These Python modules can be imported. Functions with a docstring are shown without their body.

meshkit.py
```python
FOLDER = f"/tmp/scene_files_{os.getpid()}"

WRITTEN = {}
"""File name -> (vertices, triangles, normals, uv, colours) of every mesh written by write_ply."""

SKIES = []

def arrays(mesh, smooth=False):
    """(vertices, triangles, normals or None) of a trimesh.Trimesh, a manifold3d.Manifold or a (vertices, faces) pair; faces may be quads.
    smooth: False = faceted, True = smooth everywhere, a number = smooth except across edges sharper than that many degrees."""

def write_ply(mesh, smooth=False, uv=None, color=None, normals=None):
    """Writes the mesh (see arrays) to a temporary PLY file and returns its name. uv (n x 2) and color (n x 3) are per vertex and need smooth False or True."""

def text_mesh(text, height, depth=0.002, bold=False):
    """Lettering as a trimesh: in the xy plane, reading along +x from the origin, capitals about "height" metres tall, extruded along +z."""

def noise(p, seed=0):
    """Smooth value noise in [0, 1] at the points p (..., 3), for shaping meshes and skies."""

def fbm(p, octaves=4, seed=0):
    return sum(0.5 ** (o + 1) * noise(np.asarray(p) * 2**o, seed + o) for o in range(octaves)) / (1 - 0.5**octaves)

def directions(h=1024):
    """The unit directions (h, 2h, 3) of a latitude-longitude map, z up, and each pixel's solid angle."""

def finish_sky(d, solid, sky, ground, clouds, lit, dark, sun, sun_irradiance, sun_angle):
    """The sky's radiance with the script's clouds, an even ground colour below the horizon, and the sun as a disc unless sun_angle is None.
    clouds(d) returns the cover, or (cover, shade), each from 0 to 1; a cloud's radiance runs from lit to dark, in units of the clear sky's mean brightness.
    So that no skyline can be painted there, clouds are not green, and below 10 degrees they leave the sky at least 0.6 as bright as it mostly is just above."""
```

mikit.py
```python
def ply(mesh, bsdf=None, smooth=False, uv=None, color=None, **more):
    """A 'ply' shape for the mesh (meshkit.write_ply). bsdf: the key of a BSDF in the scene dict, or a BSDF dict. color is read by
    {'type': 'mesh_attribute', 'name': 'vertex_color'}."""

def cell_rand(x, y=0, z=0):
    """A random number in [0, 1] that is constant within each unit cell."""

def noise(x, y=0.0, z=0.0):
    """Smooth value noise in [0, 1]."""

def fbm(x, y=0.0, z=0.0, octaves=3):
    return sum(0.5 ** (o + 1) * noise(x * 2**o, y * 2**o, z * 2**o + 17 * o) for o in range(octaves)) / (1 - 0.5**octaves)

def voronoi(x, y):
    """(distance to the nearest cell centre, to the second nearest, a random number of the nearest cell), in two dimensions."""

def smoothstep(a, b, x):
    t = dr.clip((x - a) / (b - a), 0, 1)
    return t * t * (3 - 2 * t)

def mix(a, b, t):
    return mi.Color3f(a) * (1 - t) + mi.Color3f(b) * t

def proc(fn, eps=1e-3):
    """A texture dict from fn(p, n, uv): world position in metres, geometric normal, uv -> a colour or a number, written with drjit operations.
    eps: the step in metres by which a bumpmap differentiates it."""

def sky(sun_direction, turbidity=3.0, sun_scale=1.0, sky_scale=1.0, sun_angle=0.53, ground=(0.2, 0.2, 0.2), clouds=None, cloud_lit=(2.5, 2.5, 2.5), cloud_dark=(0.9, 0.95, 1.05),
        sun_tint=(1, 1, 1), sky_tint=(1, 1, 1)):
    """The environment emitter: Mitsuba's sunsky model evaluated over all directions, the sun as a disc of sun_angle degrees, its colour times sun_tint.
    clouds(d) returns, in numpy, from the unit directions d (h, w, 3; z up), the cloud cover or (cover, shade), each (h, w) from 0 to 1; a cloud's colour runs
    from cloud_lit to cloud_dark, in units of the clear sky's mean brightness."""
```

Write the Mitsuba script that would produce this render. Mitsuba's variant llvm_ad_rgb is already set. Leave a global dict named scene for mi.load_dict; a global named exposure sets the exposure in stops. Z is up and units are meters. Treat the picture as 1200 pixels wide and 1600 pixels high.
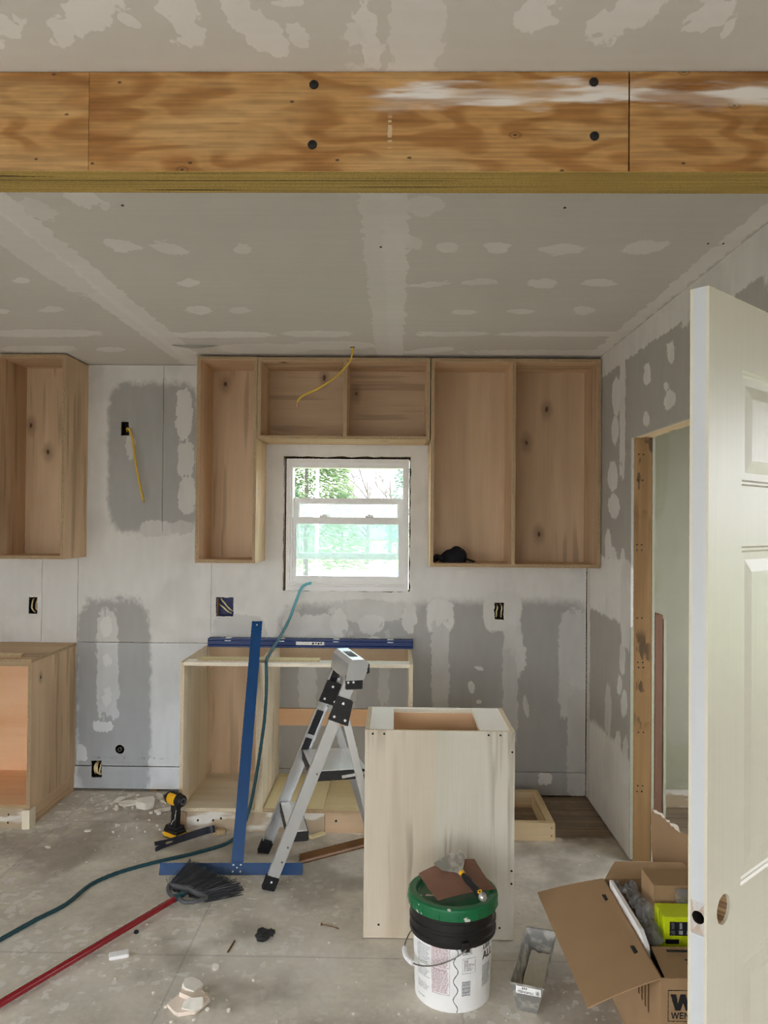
import math, random
import numpy as np, trimesh, shapely
import drjit as dr
import mitsuba as mi
import mikit, meshkit
import manifold3d as m3
from shapely.geometry import Polygon, box as sbox, Point
from shapely import affinity

T = mi.ScalarTransform4f
scene, labels = {}, {}
rng = np.random.default_rng(7)

# ------------------------------------------------------------------ camera, sky, exposure
exposure = 6.05
def cam_matrix(pos, yaw, pitch, roll):
    yaw, pitch, roll = np.radians([yaw, pitch, roll])
    f = np.array([np.sin(yaw)*np.cos(pitch), np.cos(yaw)*np.cos(pitch), np.sin(pitch)])
    r = np.array([np.cos(yaw), -np.sin(yaw), 0.0])
    u = np.cross(r, f)
    r, u = np.cos(roll)*r + np.sin(roll)*u, -np.sin(roll)*r + np.cos(roll)*u
    M = np.eye(4)
    M[:3, 0], M[:3, 1], M[:3, 2], M[:3, 3] = -r, u, f, pos
    return M
FOCAL = 1210.0
scene['camera'] = {'type': 'perspective', 'fov': float(np.degrees(2*np.arctan(600/FOCAL))), 'fov_axis': 'x',
                   'near_clip': 0.05, 'far_clip': 300.0,
                   'to_world': T(cam_matrix([0, 0, 1.62], -0.92, 0.676, 0.488).tolist())}
# a bright, evenly overcast day
scene['sky'] = mikit.sky((-0.35, -0.75, 0.6), turbidity=4, sun_scale=0.0, ground=(0.34, 0.33, 0.31),
                         clouds=lambda d: (np.ones(d.shape[:2]), 0.35*meshkit.fbm(d*3.0, 3, 4)),
                         cloud_lit=(0.97, 1.0, 1.04), cloud_dark=(0.73, 0.77, 0.83))

# ------------------------------------------------------------------ helpers
def lin(r, g, b):
    c = np.array([r, g, b], float)/255
    return [float(x) for x in np.where(c <= .04045, c/12.92, ((c+.055)/1.055)**2.4)]

def free(name):
    if name not in scene and name not in labels and not any(k.startswith(name+'__') for k in scene):
        return name
    n = 1
    while True:
        k = f'{name}_{n:03d}'
        if k not in scene and k not in labels and not any(q.startswith(k+'__') for q in scene):
            return k
        n += 1

def thing(name, label, category, group=None):
    key = free(name)
    labels[key] = {'label': label, 'category': category}
    if group: labels[key]['group'] = group
    return key

def struct(name, label=None):
    labels[name] = {'kind': 'structure'}
    if label: labels[name]['label'] = label
    return name

def put(key, mesh, mat, smooth=False, uv=None, label=None, kind=None):
    scene[key] = mikit.ply(mesh, mat, smooth=smooth, uv=uv)
    if label or kind:
        labels.setdefault(key, {})
        if label: labels[key]['label'] = label
        if kind: labels[key]['kind'] = kind
    return key

def part(parent, name, mesh, mat, smooth=False, uv=None, label=None, kind=None):
    return put(free(parent + '__' + name), mesh, mat, smooth, uv, label, kind)

def cat(ms):
    return trimesh.util.concatenate(ms)

def box(lo, hi):
    lo, hi = np.array(lo, float), np.array(hi, float)
    m = trimesh.creation.box(extents=hi-lo)
    m.apply_translation((lo+hi)/2)
    return m

def tm(man):
    m = man.to_mesh()
    return trimesh.Trimesh(np.array(m.vert_properties[:, :3], float), np.array(m.tri_verts), process=False)

def cbox(lo, hi, r=0.003):
    """box with chamfered edges"""
    lo, hi = np.array(lo, float), np.array(hi, float)
    r = min(r, float((hi-lo).min())*0.45)
    pts = []
    for i in np.ndindex(2, 2, 2):
        s = np.array(i)
        c = np.where(s, hi, lo); d = np.where(s, -r, r)
        for k in range(3):
            q = c + d; q[k] = c[k]; pts.append(q)
    return tm(m3.Manifold.hull_points(np.array(pts)))

def rbox(lo, hi, r, n=3):
    """box with rounded edges"""
    lo, hi = np.array(lo, float)+r, np.array(hi, float)-r
    sph = trimesh.creation.icosphere(subdivisions=n-1 if n > 1 else 1, radius=r).vertices
    pts = np.vstack([np.where(np.array(i), hi, lo) + sph for i in np.ndindex(2, 2, 2)])
    return tm(m3.Manifold.hull_points(pts))

def tube(points, r, sides=10, caps=True):
    p = np.asarray(points, float); n = len(p)
    rr = np.broadcast_to(r, (n,))
    t = np.gradient(p, axis=0); t /= np.linalg.norm(t, axis=1, keepdims=True) + 1e-12
    a = np.zeros_like(p)
    a0 = np.cross(t[0], [0, 0, 1.0] if abs(t[0][2]) < .9 else [1.0, 0, 0])
    for i in range(n):
        a0 = a0 - t[i]*np.dot(a0, t[i]); a0 /= np.linalg.norm(a0); a[i] = a0
    b = np.cross(t, a)
    ang = np.arange(sides)*2*np.pi/sides
    v = (p[:, None] + rr[:, None, None]*(np.cos(ang)[None, :, None]*a[:, None] + np.sin(ang)[None, :, None]*b[:, None])).reshape(-1, 3)
    f = []
    for i in range(n-1):
        for j in range(sides):
            k = (j+1) % sides
            A, B, Cc, D = i*sides+j, i*sides+k, (i+1)*sides+k, (i+1)*sides+j
            f += [[A, B, Cc], [A, Cc, D]]
    if caps:
        v = np.vstack([v, p[0], p[-1]])
        for j in range(sides):
            k = (j+1) % sides
            f += [[n*sides, k, j], [n*sides+1, (n-1)*sides+j, (n-1)*sides+k]]
    return trimesh.Trimesh(v, f, process=False)

def spline(pts, n=60):
    from scipy.interpolate import CubicSpline, PchipInterpolator
    p = np.asarray(pts, float)
    d = np.r_[0, np.cumsum(np.linalg.norm(np.diff(p, axis=0), axis=1))]
    return PchipInterpolator(d, p)(np.linspace(0, d[-1], n))

def lathe(profile, n=64):
    return trimesh.creation.revolve(np.array(profile, float), sections=n)

def bar(p0, p1, w, h, up=(0, 0, 1), ch=0.0):
    """rectangular bar from p0 to p1; w across, h along 'up'"""
    p0, p1, up = np.array(p0, float), np.array(p1, float), np.array(up, float)
    d = p1-p0; L = np.linalg.norm(d); d /= L
    s = np.cross(d, up); s /= np.linalg.norm(s); u = np.cross(s, d)
    m = cbox((0, -w/2, -h/2), (L, w/2, h/2), ch) if ch else box((0, -w/2, -h/2), (L, w/2, h/2))
    M = np.eye(4); M[:3, 0], M[:3, 1], M[:3, 2], M[:3, 3] = d, -s, u, p0
    if np.linalg.det(M[:3, :3]) < 0:
        M[:3, 1] = s
    m.apply_transform(M)
    return m

def place(m, R=None, t=(0, 0, 0)):
    m = m.copy()
    M = np.eye(4)
    if R is not None: M[:3, :3] = np.array(R)
    M[:3, 3] = t
    m.apply_transform(M)
    return m

def frame(x, y=None, z=None):
    """rotation whose columns are the given axes (normalised); the missing one from the cross product"""
    n = lambda v: np.array(v, float)/np.linalg.norm(v)
    if z is None: z = np.cross(n(x), n(y))
    elif y is None: y = np.cross(n(z), n(x))
    z = n(z); x = n(np.array(x, float) - z*np.dot(x, z)) if x is not None else n(np.cross(y, z))
    y = np.cross(z, x)
    return np.stack([x, y, z], 1)

def rotz(a):
    a = math.radians(a)
    return np.array([[math.cos(a), -math.sin(a), 0], [math.sin(a), math.cos(a), 0], [0, 0, 1]])

def extr(poly, h):
    gs = getattr(poly, 'geoms', [poly])
    return cat([trimesh.creation.extrude_polygon(g, h, engine='earcut') for g in gs if g.area > 1e-9])

def extr_xz(poly, y0, y1):
    """polygon in (x, z) extruded from y0 to y1"""
    m = extr(poly, y1-y0)
    v = m.vertices.copy()
    m.vertices = np.stack([v[:, 0], y1 - v[:, 2], v[:, 1]], 1)
    return m

def extr_yz(poly, x0, x1):
    m = extr(poly, x1-x0)
    v = m.vertices.copy()
    m.vertices = np.stack([x0 + v[:, 2], v[:, 0], v[:, 1]], 1)
    return m

def rough_poly(poly, step, amp, seed=0):
    """jitters an outline, for torn and broken edges"""
    r = np.random.default_rng(seed)
    p = shapely.segmentize(poly, step)
    c = np.array(p.exterior.coords)[:-1]
    c = c + r.normal(0, amp, c.shape)
    return Polygon(c).buffer(0)

_seed = [0]
def wbox(parent, name, lo, hi, mat, grain='z', label=None, seed=None):
    """a sheet or board of wood: uv in metres along the grain, edges marked by u < 0"""
    lo, hi = np.array(lo, float), np.array(hi, float)
    s = hi-lo
    g = 'xyz'.index(grain); th = int(np.argmin(s))
    if seed is None:
        _seed[0] += 1; seed = _seed[0]
    V, F, U = [], [], []
    for ax in range(3):
        for sd in (0, 1):
            a, b = [k for k in range(3) if k != ax]
            q = np.zeros((4, 3)); q[:, ax] = hi[ax] if sd else lo[ax]
            q[:, a] = [lo[a], hi[a], hi[a], lo[a]]; q[:, b] = [lo[b], lo[b], hi[b], hi[b]]
            fl = (np.cross(q[1]-q[0], q[2]-q[0])[ax] > 0) == bool(sd)
            idx = np.array([[0, 1, 2], [0, 2, 3]]) + len(V)*4
            F.append(idx if fl else idx[:, ::-1])
            if ax == th or s[th] > .03:          # a face (boards thicker than a sheet have no ply edge)
                va = g if g != ax else b
                ua = [k for k in (a, b) if k != va][0]
                U.append(np.stack([q[:, ua] - lo[ua] + seed*10 + 1 + (ax*2+sd)*.9, q[:, va] + seed*.37], 1))
            else:                                 # a ply edge
                ua = th; va = [k for k in (a, b) if k != th][0]
                U.append(np.stack([-(q[:, ua]-lo[ua]) - 1, q[:, va] + seed*.37], 1))
            V.append(q)
    m = trimesh.Trimesh(np.vstack(V), np.vstack(F), process=False)
    return part(parent, name, m, mat, uv=np.vstack(U), label=label)

# ------------------------------------------------------------------ materials
N, FB, SS, MIX = mikit.noise, mikit.fbm, mikit.smoothstep, mikit.mix

def mat(name, fn_or_rgb, rough=0.6, metallic=0.0, spec=0.35, **more):
    bc = mikit.proc(fn_or_rgb) if callable(fn_or_rgb) else {'type': 'rgb', 'value': list(map(float, fn_or_rgb))}
    scene['m_'+name] = {'type': 'twosided', 'b': {'type': 'principled', 'base_color': bc, 'roughness': rough, 'metallic': metallic, 'specular': spec, **more}}
    return 'm_'+name

def patches(a, b, base, table, amp=0.30, fr=26.0, fr2=90.0, seed=0.0):
    """cover of joint compound (0 paper .. 1 compound); every entry is a smear with its own centre, axes and shape"""
    n = (FB(a*fr, b*fr, seed, 4)-.5)*2.3*amp + (FB(a*fr2, b*fr2*.6, seed+5, 2)-.5)*.34
    c = mi.Float(base)
    for (ca, cb, p, q, r, s, k, v) in table:
        u, w = dr.abs(p*(a-ca)+q*(b-cb)), dr.abs(r*(a-ca)+s*(b-cb))
        d = dr.power(dr.power(u, k) + dr.power(w, k) + 1e-9, 1.0/k)
        size = min(abs(1/(abs(p)+abs(q)+1e-6)), abs(1/(abs(r)+abs(s)+1e-6)))
        sc = min(1.6, .04/max(size, .012))
        m = SS(1.05, .93, d + n*sc)
        c = c*(1-m) + v*m
    return c*(.80+.20*SS(.25, .55, FB(a*6, b*5, seed+11, 4)))
BW = [(-1.453, 1.988, 3.614, 0.044, 0.016, -2.214, 6.0, 0.0),
 (-1.674, 0.555, 4.496, 0.057, 0.021, -1.697, 6.0, 0.0),
 (0.617, 0.545, 1.827, 0.012, 0.02, -1.627, 9.0, 0.0),
 (-0.273, 0.515, 2.351, 0.021, 0.02, -1.632, 9.0, 0.05),
 (-0.936, 0.963, 6.234, 0.067, 0.118, -10.964, 3.0, 0.6),
 (-0.164, 1.085, 4.386, 0.038, 0.152, -14.649, 2.0, 0.6),
 (-1.272, 2.238, 20.03, 0.233, 0.041, -6.528, 3.0, 0.85),
 (-1.261, 1.978, 20.045, 0.232, 0.07, -9.684, 3.0, 0.75),
 (-1.251, 1.771, 18.624, 0.215, 0.069, -8.725, 2.5, 0.8),
 (-1.437, 1.564, 10.021, 0.121, 0.189, -21.822, 3.0, 0.7),
 (-1.596, 2.044, 32.492, 0.405, 0.083, -11.867, 2.0, 0.65),
 (-1.276, 1.569, 14.49, 0.169, 0.189, -21.833, 2.0, 0.6),
 (-1.714, 0.745, 15.328, 0.196, 0.035, -3.091, 5.0, 0.7),
 (-1.725, 0.981, 28.933, 0.371, 0.187, -17.492, 2.0, 1.0),
 (-1.719, 0.775, 43.424, 0.556, 0.299, -26.266, 2.0, 1.0),
 (-1.712, 0.555, 32.587, 0.417, 0.228, -18.783, 2.0, 1.0),
 (-1.737, 0.38, 15.339, 0.197, 0.335, -26.317, 3.0, 1.0),
 (-1.869, 0.226, 26.063, 0.345, 0.249, -18.804, 3.0, 1.0),
 (-1.447, 0.171, 52.287, 0.634, 0.508, -37.675, 2.0, 1.0),
 (0.265, 1.059, 13.199, 0.101, 0.102, -9.782, 4.0, 0.95),
 (0.268, 0.73, 18.872, 0.144, 0.039, -3.392, 6.0, 0.55),
 (0.632, 1.093, 8.821, 0.059, 0.086, -8.263, 4.0, 0.9),
 (0.698, 0.848, 16.558, 0.108, 0.071, -6.305, 3.0, 0.75),
 (0.681, 0.584, 22.09, 0.145, 0.043, -3.535, 6.0, 0.55),
 (0.743, 0.811, 29.449, 0.189, 0.137, -12.041, 2.0, 0.8),
 (1.06, 0.777, 10.626, 0.059, 0.036, -3.12, 5.0, 0.7),
 (1.089, 0.288, 14.002, 0.077, 0.037, -2.799, 5.0, 0.55),
 (1.117, 0.025, 19.019, 0.104, 0.209, -14.796, 3.0, 0.6),
 (0.891, 0.108, 24.163, 0.146, 0.408, -29.555, 4.0, 1.0),
 (0.45, 0.645, 52.921, 0.38, 0.351, -29.427, 2.0, 1.0),
 (0.496, 0.555, 66.188, 0.467, 1.081, -88.337, 2.0, 1.0),
 (0.498, 0.755, 32.049, -8.34, -21.846, -85.401, 2.0, 0.9),
 (0.775, 0.528, 65.563, 9.647, 2.51, -16.406, 1.5, 0.7),
 (-0.448, 0.968, 6.568, 0.062, 0.113, -10.543, 3.0, 0.7),
 (-0.334, 1.007, 18.78, 0.173, 0.127, -11.983, 2.0, 0.95),
 (-0.144, 1.009, 13.163, 0.115, 0.175, -16.487, 2.0, 0.8),
 (-0.274, 0.686, 26.324, 0.239, 0.044, -3.773, 5.0, 0.35),
 (0.083, 1.049, 21.971, 0.178, 0.126, -11.998, 2.0, 0.8),
 (-0.521, 0.683, 18.771, 0.182, 0.052, -4.398, 4.0, 0.45),
 (-0.066, 0.726, 32.95, 0.281, 0.051, -4.404, 5.0, 0.35),
 (-0.616, 1.004, 18.743, 0.186, 0.117, -10.974, 3.0, 0.6),
 (-0.124, 0.896, 26.338, 0.228, 0.291, -26.397, 2.0, 0.9)]
CE = [(-0.94, 2.591, 14.234, 5.816, -6.27, 14.029, 1.5, 0.9),
 (-0.788, 2.621, 14.678, 5.742, -12.959, 13.421, 1.5, 0.85),
 (-0.529, 2.637, 32.439, 6.38, 0.147, 17.708, 2.0, 0.7),
 (-0.819, 3.004, 24.871, 6.693, 0.204, 17.567, 1.5, 0.9),
 (-0.883, 3.401, 15.993, 4.104, 0.209, 13.736, 1.5, 1.0),
 (-0.695, 3.398, 19.598, 3.952, 0.245, 16.053, 1.5, 0.7),
 (-1.539, 3.4, 17.487, 7.848, 0.291, 19.233, 1.5, 0.9),
 (-1.463, 2.98, 28.462, 13.848, 0.283, 24.979, 1.5, 0.9),
 (-1.772, 3.425, 34.654, 17.791, 0.363, 23.702, 2.0, 0.9),
 (-1.767, 3.838, 3.646, 1.667, 0.241, 12.613, 3.0, 0.85),
 (-0.885, 3.847, 3.798, 0.864, 0.291, 15.05, 3.0, 0.95),
 (-0.402, 3.825, 6.048, 0.622, 0.292, 15.221, 3.0, 0.85),
 (-1.561, 4.194, 12.928, 4.774, 0.354, 15.863, 2.0, 0.8),
 (-1.962, 4.188, 4.734, 2.204, 0.283, 12.738, 3.0, 0.6),
 (-0.731, 4.16, 3.847, 0.667, 0.179, 8.05, 2.0, 0.6),
 (-0.343, 4.076, 4.22, 0.347, 0.206, 9.579, 2.0, 0.7),
 (0.166, 2.601, 23.221, -1.546, 0.164, 20.525, 2.0, 0.7),
 (0.332, 2.606, 23.226, -3.02, 0.165, 20.461, 2.0, 0.8),
 (0.553, 2.622, 13.591, -3.144, 2.839, 17.372, 1.5, 0.8),
 (0.821, 2.602, 12.191, -4.469, 6.04, 12.925, 1.5, 0.75),
 (0.315, 2.983, 14.464, -1.793, 4.534, 24.494, 1.6, 0.8),
 (0.131, 3.01, 14.293, -0.963, 7.358, 30.284, 1.6, 0.8),
 (0.561, 2.996, 16.871, -3.192, 0.181, 15.483, 2.0, 0.85),
 (0.776, 2.986, 14.545, -3.802, 0.207, 17.826, 2.0, 0.85),
 (0.291, 3.414, 13.63, -1.189, 0.37, 23.86, 1.5, 0.8),
 (0.537, 3.4, 16.213, -2.588, 0.371, 24.061, 1.5, 0.8),
 (0.81, 3.385, 19.953, -4.806, 0.248, 16.179, 2.0, 0.85),
 (1.104, 3.391, 25.681, -8.394, 0.298, 19.35, 1.5, 0.8),
 (0.247, 3.812, 5.665, -0.377, 0.367, 19.141, 3.0, 0.85),
 (0.842, 3.801, 2.961, -0.66, 0.369, 19.246, 3.0, 0.85),
 (0.168, 4.187, 7.197, -0.412, 5.393, 15.627, 2.0, 0.8),
 (0.831, 4.219, 2.215, -0.439, 0.36, 15.617, 4.0, 0.6),
 (-0.914, 2.217, 19.393, 10.839, -11.402, 8.519, 2.0, 0.75),
 (-1.082, 2.296, 16.2, 9.922, -12.552, 8.167, 2.0, 0.5),
 (-0.868, 2.267, 52.5, 19.825, 0.175, 35.814, 2.0, 0.6),
 (0.069, 2.262, 16.657, -0.56, 0.066, 13.543, 2.0, 0.55),
 (0.036, 2.566, 21.363, -0.365, 0.129, 16.863, 2.0, 0.5),
 (-0.582, 1.415, 15.155, 2.503, 9.502, 20.967, 2.0, 0.9),
 (-0.644, 1.462, 36.846, 15.918, -0.051, 20.48, 2.0, 0.8),
 (-0.51, 1.415, 34.547, 22.7, -50.882, 52.966, 2.0, 0.8),
 (-0.403, 1.406, 30.985, 2.051, 4.995, 11.537, 3.0, 0.85),
 (-0.27, 1.434, 7.936, 7.112, -23.837, 9.427, 2.5, 0.85),
 (-0.196, 1.463, 26.245, 19.885, -41.373, 20.695, 1.5, 0.8),
 (-0.062, 1.463, 50.154, -4.854, 2.726, 8.211, 3.0, 0.85),
 (-0.089, 1.463, 68.306, 3.745, -0.071, 28.594, 2.0, 0.7),
 (0.245, 1.412, 16.41, -11.829, 21.103, 12.595, 2.0, 0.85),
 (0.417, 1.403, 10.477, -7.407, 16.3, 12.134, 2.0, 0.85),
 (0.562, 1.409, 14.659, -11.803, 20.732, 13.225, 2.0, 0.85),
 (0.611, 1.446, 26.903, -35.602, 114.864, 1.989, 2.0, 0.85),
 (-0.748, 1.442, 30.475, 29.229, -18.844, 7.634, 2.0, 0.8),
 (-0.202, 1.371, 34.862, 4.888, -0.323, 97.36, 2.0, 0.8)]
RW = [(4.009, 2.272, -12.278, 0.215, 1.621, -10.07, 2.0, 0.9),
 (4.029, 2.102, -14.176, 0.251, 1.612, -13.676, 2.0, 0.85),
 (4.073, 1.862, -10.402, 0.188, 0.713, -12.42, 2.0, 0.9),
 (4.046, 1.711, -9.366, 0.167, 0.303, -15.016, 2.0, 0.9),
 (4.152, 1.508, -16.004, 0.299, -0.359, -12.207, 2.0, 0.9),
 (4.053, 1.411, -13.999, 0.251, -0.625, -11.552, 2.0, 0.85),
 (3.882, 1.452, -22.894, 0.382, -1.199, -26.128, 2.0, 0.8),
 (3.217, 2.33, -19.094, 0.224, 5.153, -23.525, 2.0, 0.9),
 (3.519, 2.292, -18.603, 0.259, 4.069, -21.508, 2.0, 0.85),
 (3.222, 2.132, -14.803, 0.174, 3.934, -25.09, 2.0, 0.85),
 (3.268, 2.196, -32.366, 0.392, 10.768, -61.803, 2.0, 0.8),
 (3.525, 2.092, -22.242, 0.311, 3.782, -28.666, 2.0, 0.9),
 (3.885, 0.942, -18.28, 0.307, -2.235, -12.573, 2.0, 0.7),
 (3.849, 0.728, -18.622, 0.308, -3.398, -14.442, 2.0, 0.8),
 (3.927, 0.806, -22.358, 0.382, -4.682, -22.228, 2.0, 0.7),
 (3.955, 0.509, -17.618, 0.306, -4.892, -17.193, 2.0, 0.8),
 (3.824, 0.522, -23.577, 0.386, -5.179, -17.789, 2.0, 0.8),
 (4.135, 0.627, -16.108, 0.301, -1.8, -7.391, 3.0, 0.5)]

CE += [(-1.205, 3.3, 1/.085, 0, 0, 1/1.5, 6, .8), (-1.215, 3.3, 1/.018, 0, 0, 1/1.5, 6, 1.0), (-1.28, 2.7, 1/.07, 0, 0, 1/.5, 3, .6),
       (-.045, 3.2, 1/.075, 0, 0, 1/1.6, 6, .55), (-.01, 3.2, 1/.04, 0, 0, 1/1.6, 6, .7), (.03, 1.2, 1/.05, 0, 0, 1/.6, 6, .6),
       (.62, 1.735, 1/.62, 0, 0, 1/.055, 6, .95), (.85, 1.80, 1/.45, 0, 0, 1/.05, 4, .9), (.25, 1.80, 1/.20, 0, 0, 1/.07, 4, .85),
       (.45, 4.53, 1/1.5, 0, 0, 1/.05, 6, .7), (1.09, 3.2, 1/.035, 0, 0, 1/1.6, 6, .8)]
RW += [(3.1, 2.50, 1/1.55, 0, 0, 1/.075, 8, .85), (2.6, 2.46, 1/.5, 0, 0, 1/.07, 4, .8), (2.2, 2.40, 1/.20, 0, 0, 1/.11, 3, .8), (3.90, 2.2, 1/.05, 0, 0, 1/.33, 6, .85),
       (4.55, 2.2, 1/.06, 0, 0, 1/.4, 6, .7), (4.2, 1.28, 1/.5, 0, 0, 1/.16, 5, .95), (3.83, 1.22, 1/.09, 0, 0, 1/.22, 3, .8), (4.15, .18, 1/.5, .25, 0, 1/.32, 5, .9),
       (4.56, .9, 1/.035, 0, 0, 1/.9, 6, .6)]
MUD, PAPER, PAPERC = lin(221, 219, 214), lin(172, 171, 167), lin(199, 195, 187)

def wall_mottle(a, b):
    return 1 + .10*(FB(a*3.1, b*2.3, 3, 3)-.5) + .05*(N(a*40, b*9, 1)-.5)

def f_wall_back(p, n, uv):
    c = patches(p.x, p.z, 1.0, BW)
    k = MIX(PAPER, MUD, c)*wall_mottle(p.x, p.z)
    low = SS(.886, .884, p.z)*SS(-.9, -1.2, p.x)*(.45+.55*SS(.9, .3, p.z))                      # bluish daylight low on the wall, tinted into the sheet colour, stronger downward
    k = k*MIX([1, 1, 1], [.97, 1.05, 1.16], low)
    pr = (dr.abs(p.z-.197) < .007) & (p.x > -1.80) & (p.x < -1.36)   # a line of faded print
    gl = SS(.45, .6, N(p.x*160, 3, 0))*SS(.35, .5, N(p.x*70, p.z*200, 9))*SS(.25, .4, N(p.x*11, 0, 4))
    return k*(1-.30*dr.select(pr, gl, 0))
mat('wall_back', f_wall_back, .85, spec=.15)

def f_wall_right(p, n, uv):
    c = patches(p.y, p.z, 0.0, RW)
    return MIX(lin(168, 164, 157), MUD, c*.92)*wall_mottle(p.y, p.z)
mat('wall_right', f_wall_right, .85, spec=.15)

def f_ceiling(p, n, uv):
    c = patches(p.x, p.y, 0.0, CE, amp=.38)
    return MIX(PAPERC, lin(222, 219, 214), c)*(1 + .07*(FB(p.x*2, p.y*2, 0, 3)-.5) + .03*(N(p.x*4, p.y*60, 0)-.5))
mat('ceiling', f_ceiling, .85, spec=.15)

def f_plain(p, n, uv):
    return mi.Color3f(lin(190, 188, 180))*(1 + .12*(FB(p.x*2+p.y*2, p.z*2, 0, 3)-.5))
mat('plain_wall', f_plain, .85, spec=.15)
mat('hall_wall', lambda p, n, uv: mi.Color3f(lin(170, 168, 152))*(1 + .12*(FB(p.x*4+p.y*2, p.z*1.5, 0, 3)-.5))*MIX([1, 1, 1], [.93, .95, .88], SS(.55, .62, FB(p.x*5, p.z*2, 4, 2))), .85, spec=.15)

def f_floor(p, n, uv):
    x, y = p.x, p.y
    big = FB(x*1.1, y*1.1, 0, 3)
    k = MIX(lin(192, 186, 174), lin(212, 207, 195), SS(.3, .7, big))
    k = k*(1 + .42*(FB(x*8, y*8, 2, 4)-.5) + .16*(FB(x*60, y*60, 0, 2)-.5))
    chips = SS(.60, .68, FB(x*34, y*34, 5, 3))*SS(.42, .6, N(x*2.4, y*2.4, 8))        # white plaster dust ground into it
    k = MIX(k, lin(232, 229, 223), chips*.7)
    dust = SS(.52, .75, FB(x*2.1+3, y*1.7, 9, 4))
    k = MIX(k, lin(220, 216, 210), dust*.45)
    scr = SS(.80, .9, N(x*90+y*25, y*6-x*4, 2))*SS(.5, .7, N(x*5, y*5, 1))
    k = MIX(k, lin(208, 204, 197), scr*.5)
    dark = SS(.56, .76, FB(x*2.6, y*2.6+7, 3, 5))
    k = MIX(k, lin(140, 130, 117), dark*.6)
    e = FB(x*12, y*12, 4, 3)*.16
    ply = SS(.60, .66, x+e*.5)*SS(4.02, 4.10, y+e)                                     # bare subfloor boards by the back corner
    pk = mi.Color3f(lin(122, 101, 80))*(1+.5*(N(x*3, y*60, 0)-.5))*(1-.5*SS(.46, .495, dr.abs((y*7.2)-dr.floor(y*7.2)-.5)))
    k = MIX(k, pk, ply*.85)
    sq = dr.minimum(dr.abs(x*1.0-.23-dr.round(x*1.0-.23)), dr.abs(y*.8-.31-dr.round(y*.8-.31)))
    return k*(1-.16*SS(.006, .002, sq))
mat('floor', f_floor, .7, spec=.25)

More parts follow.
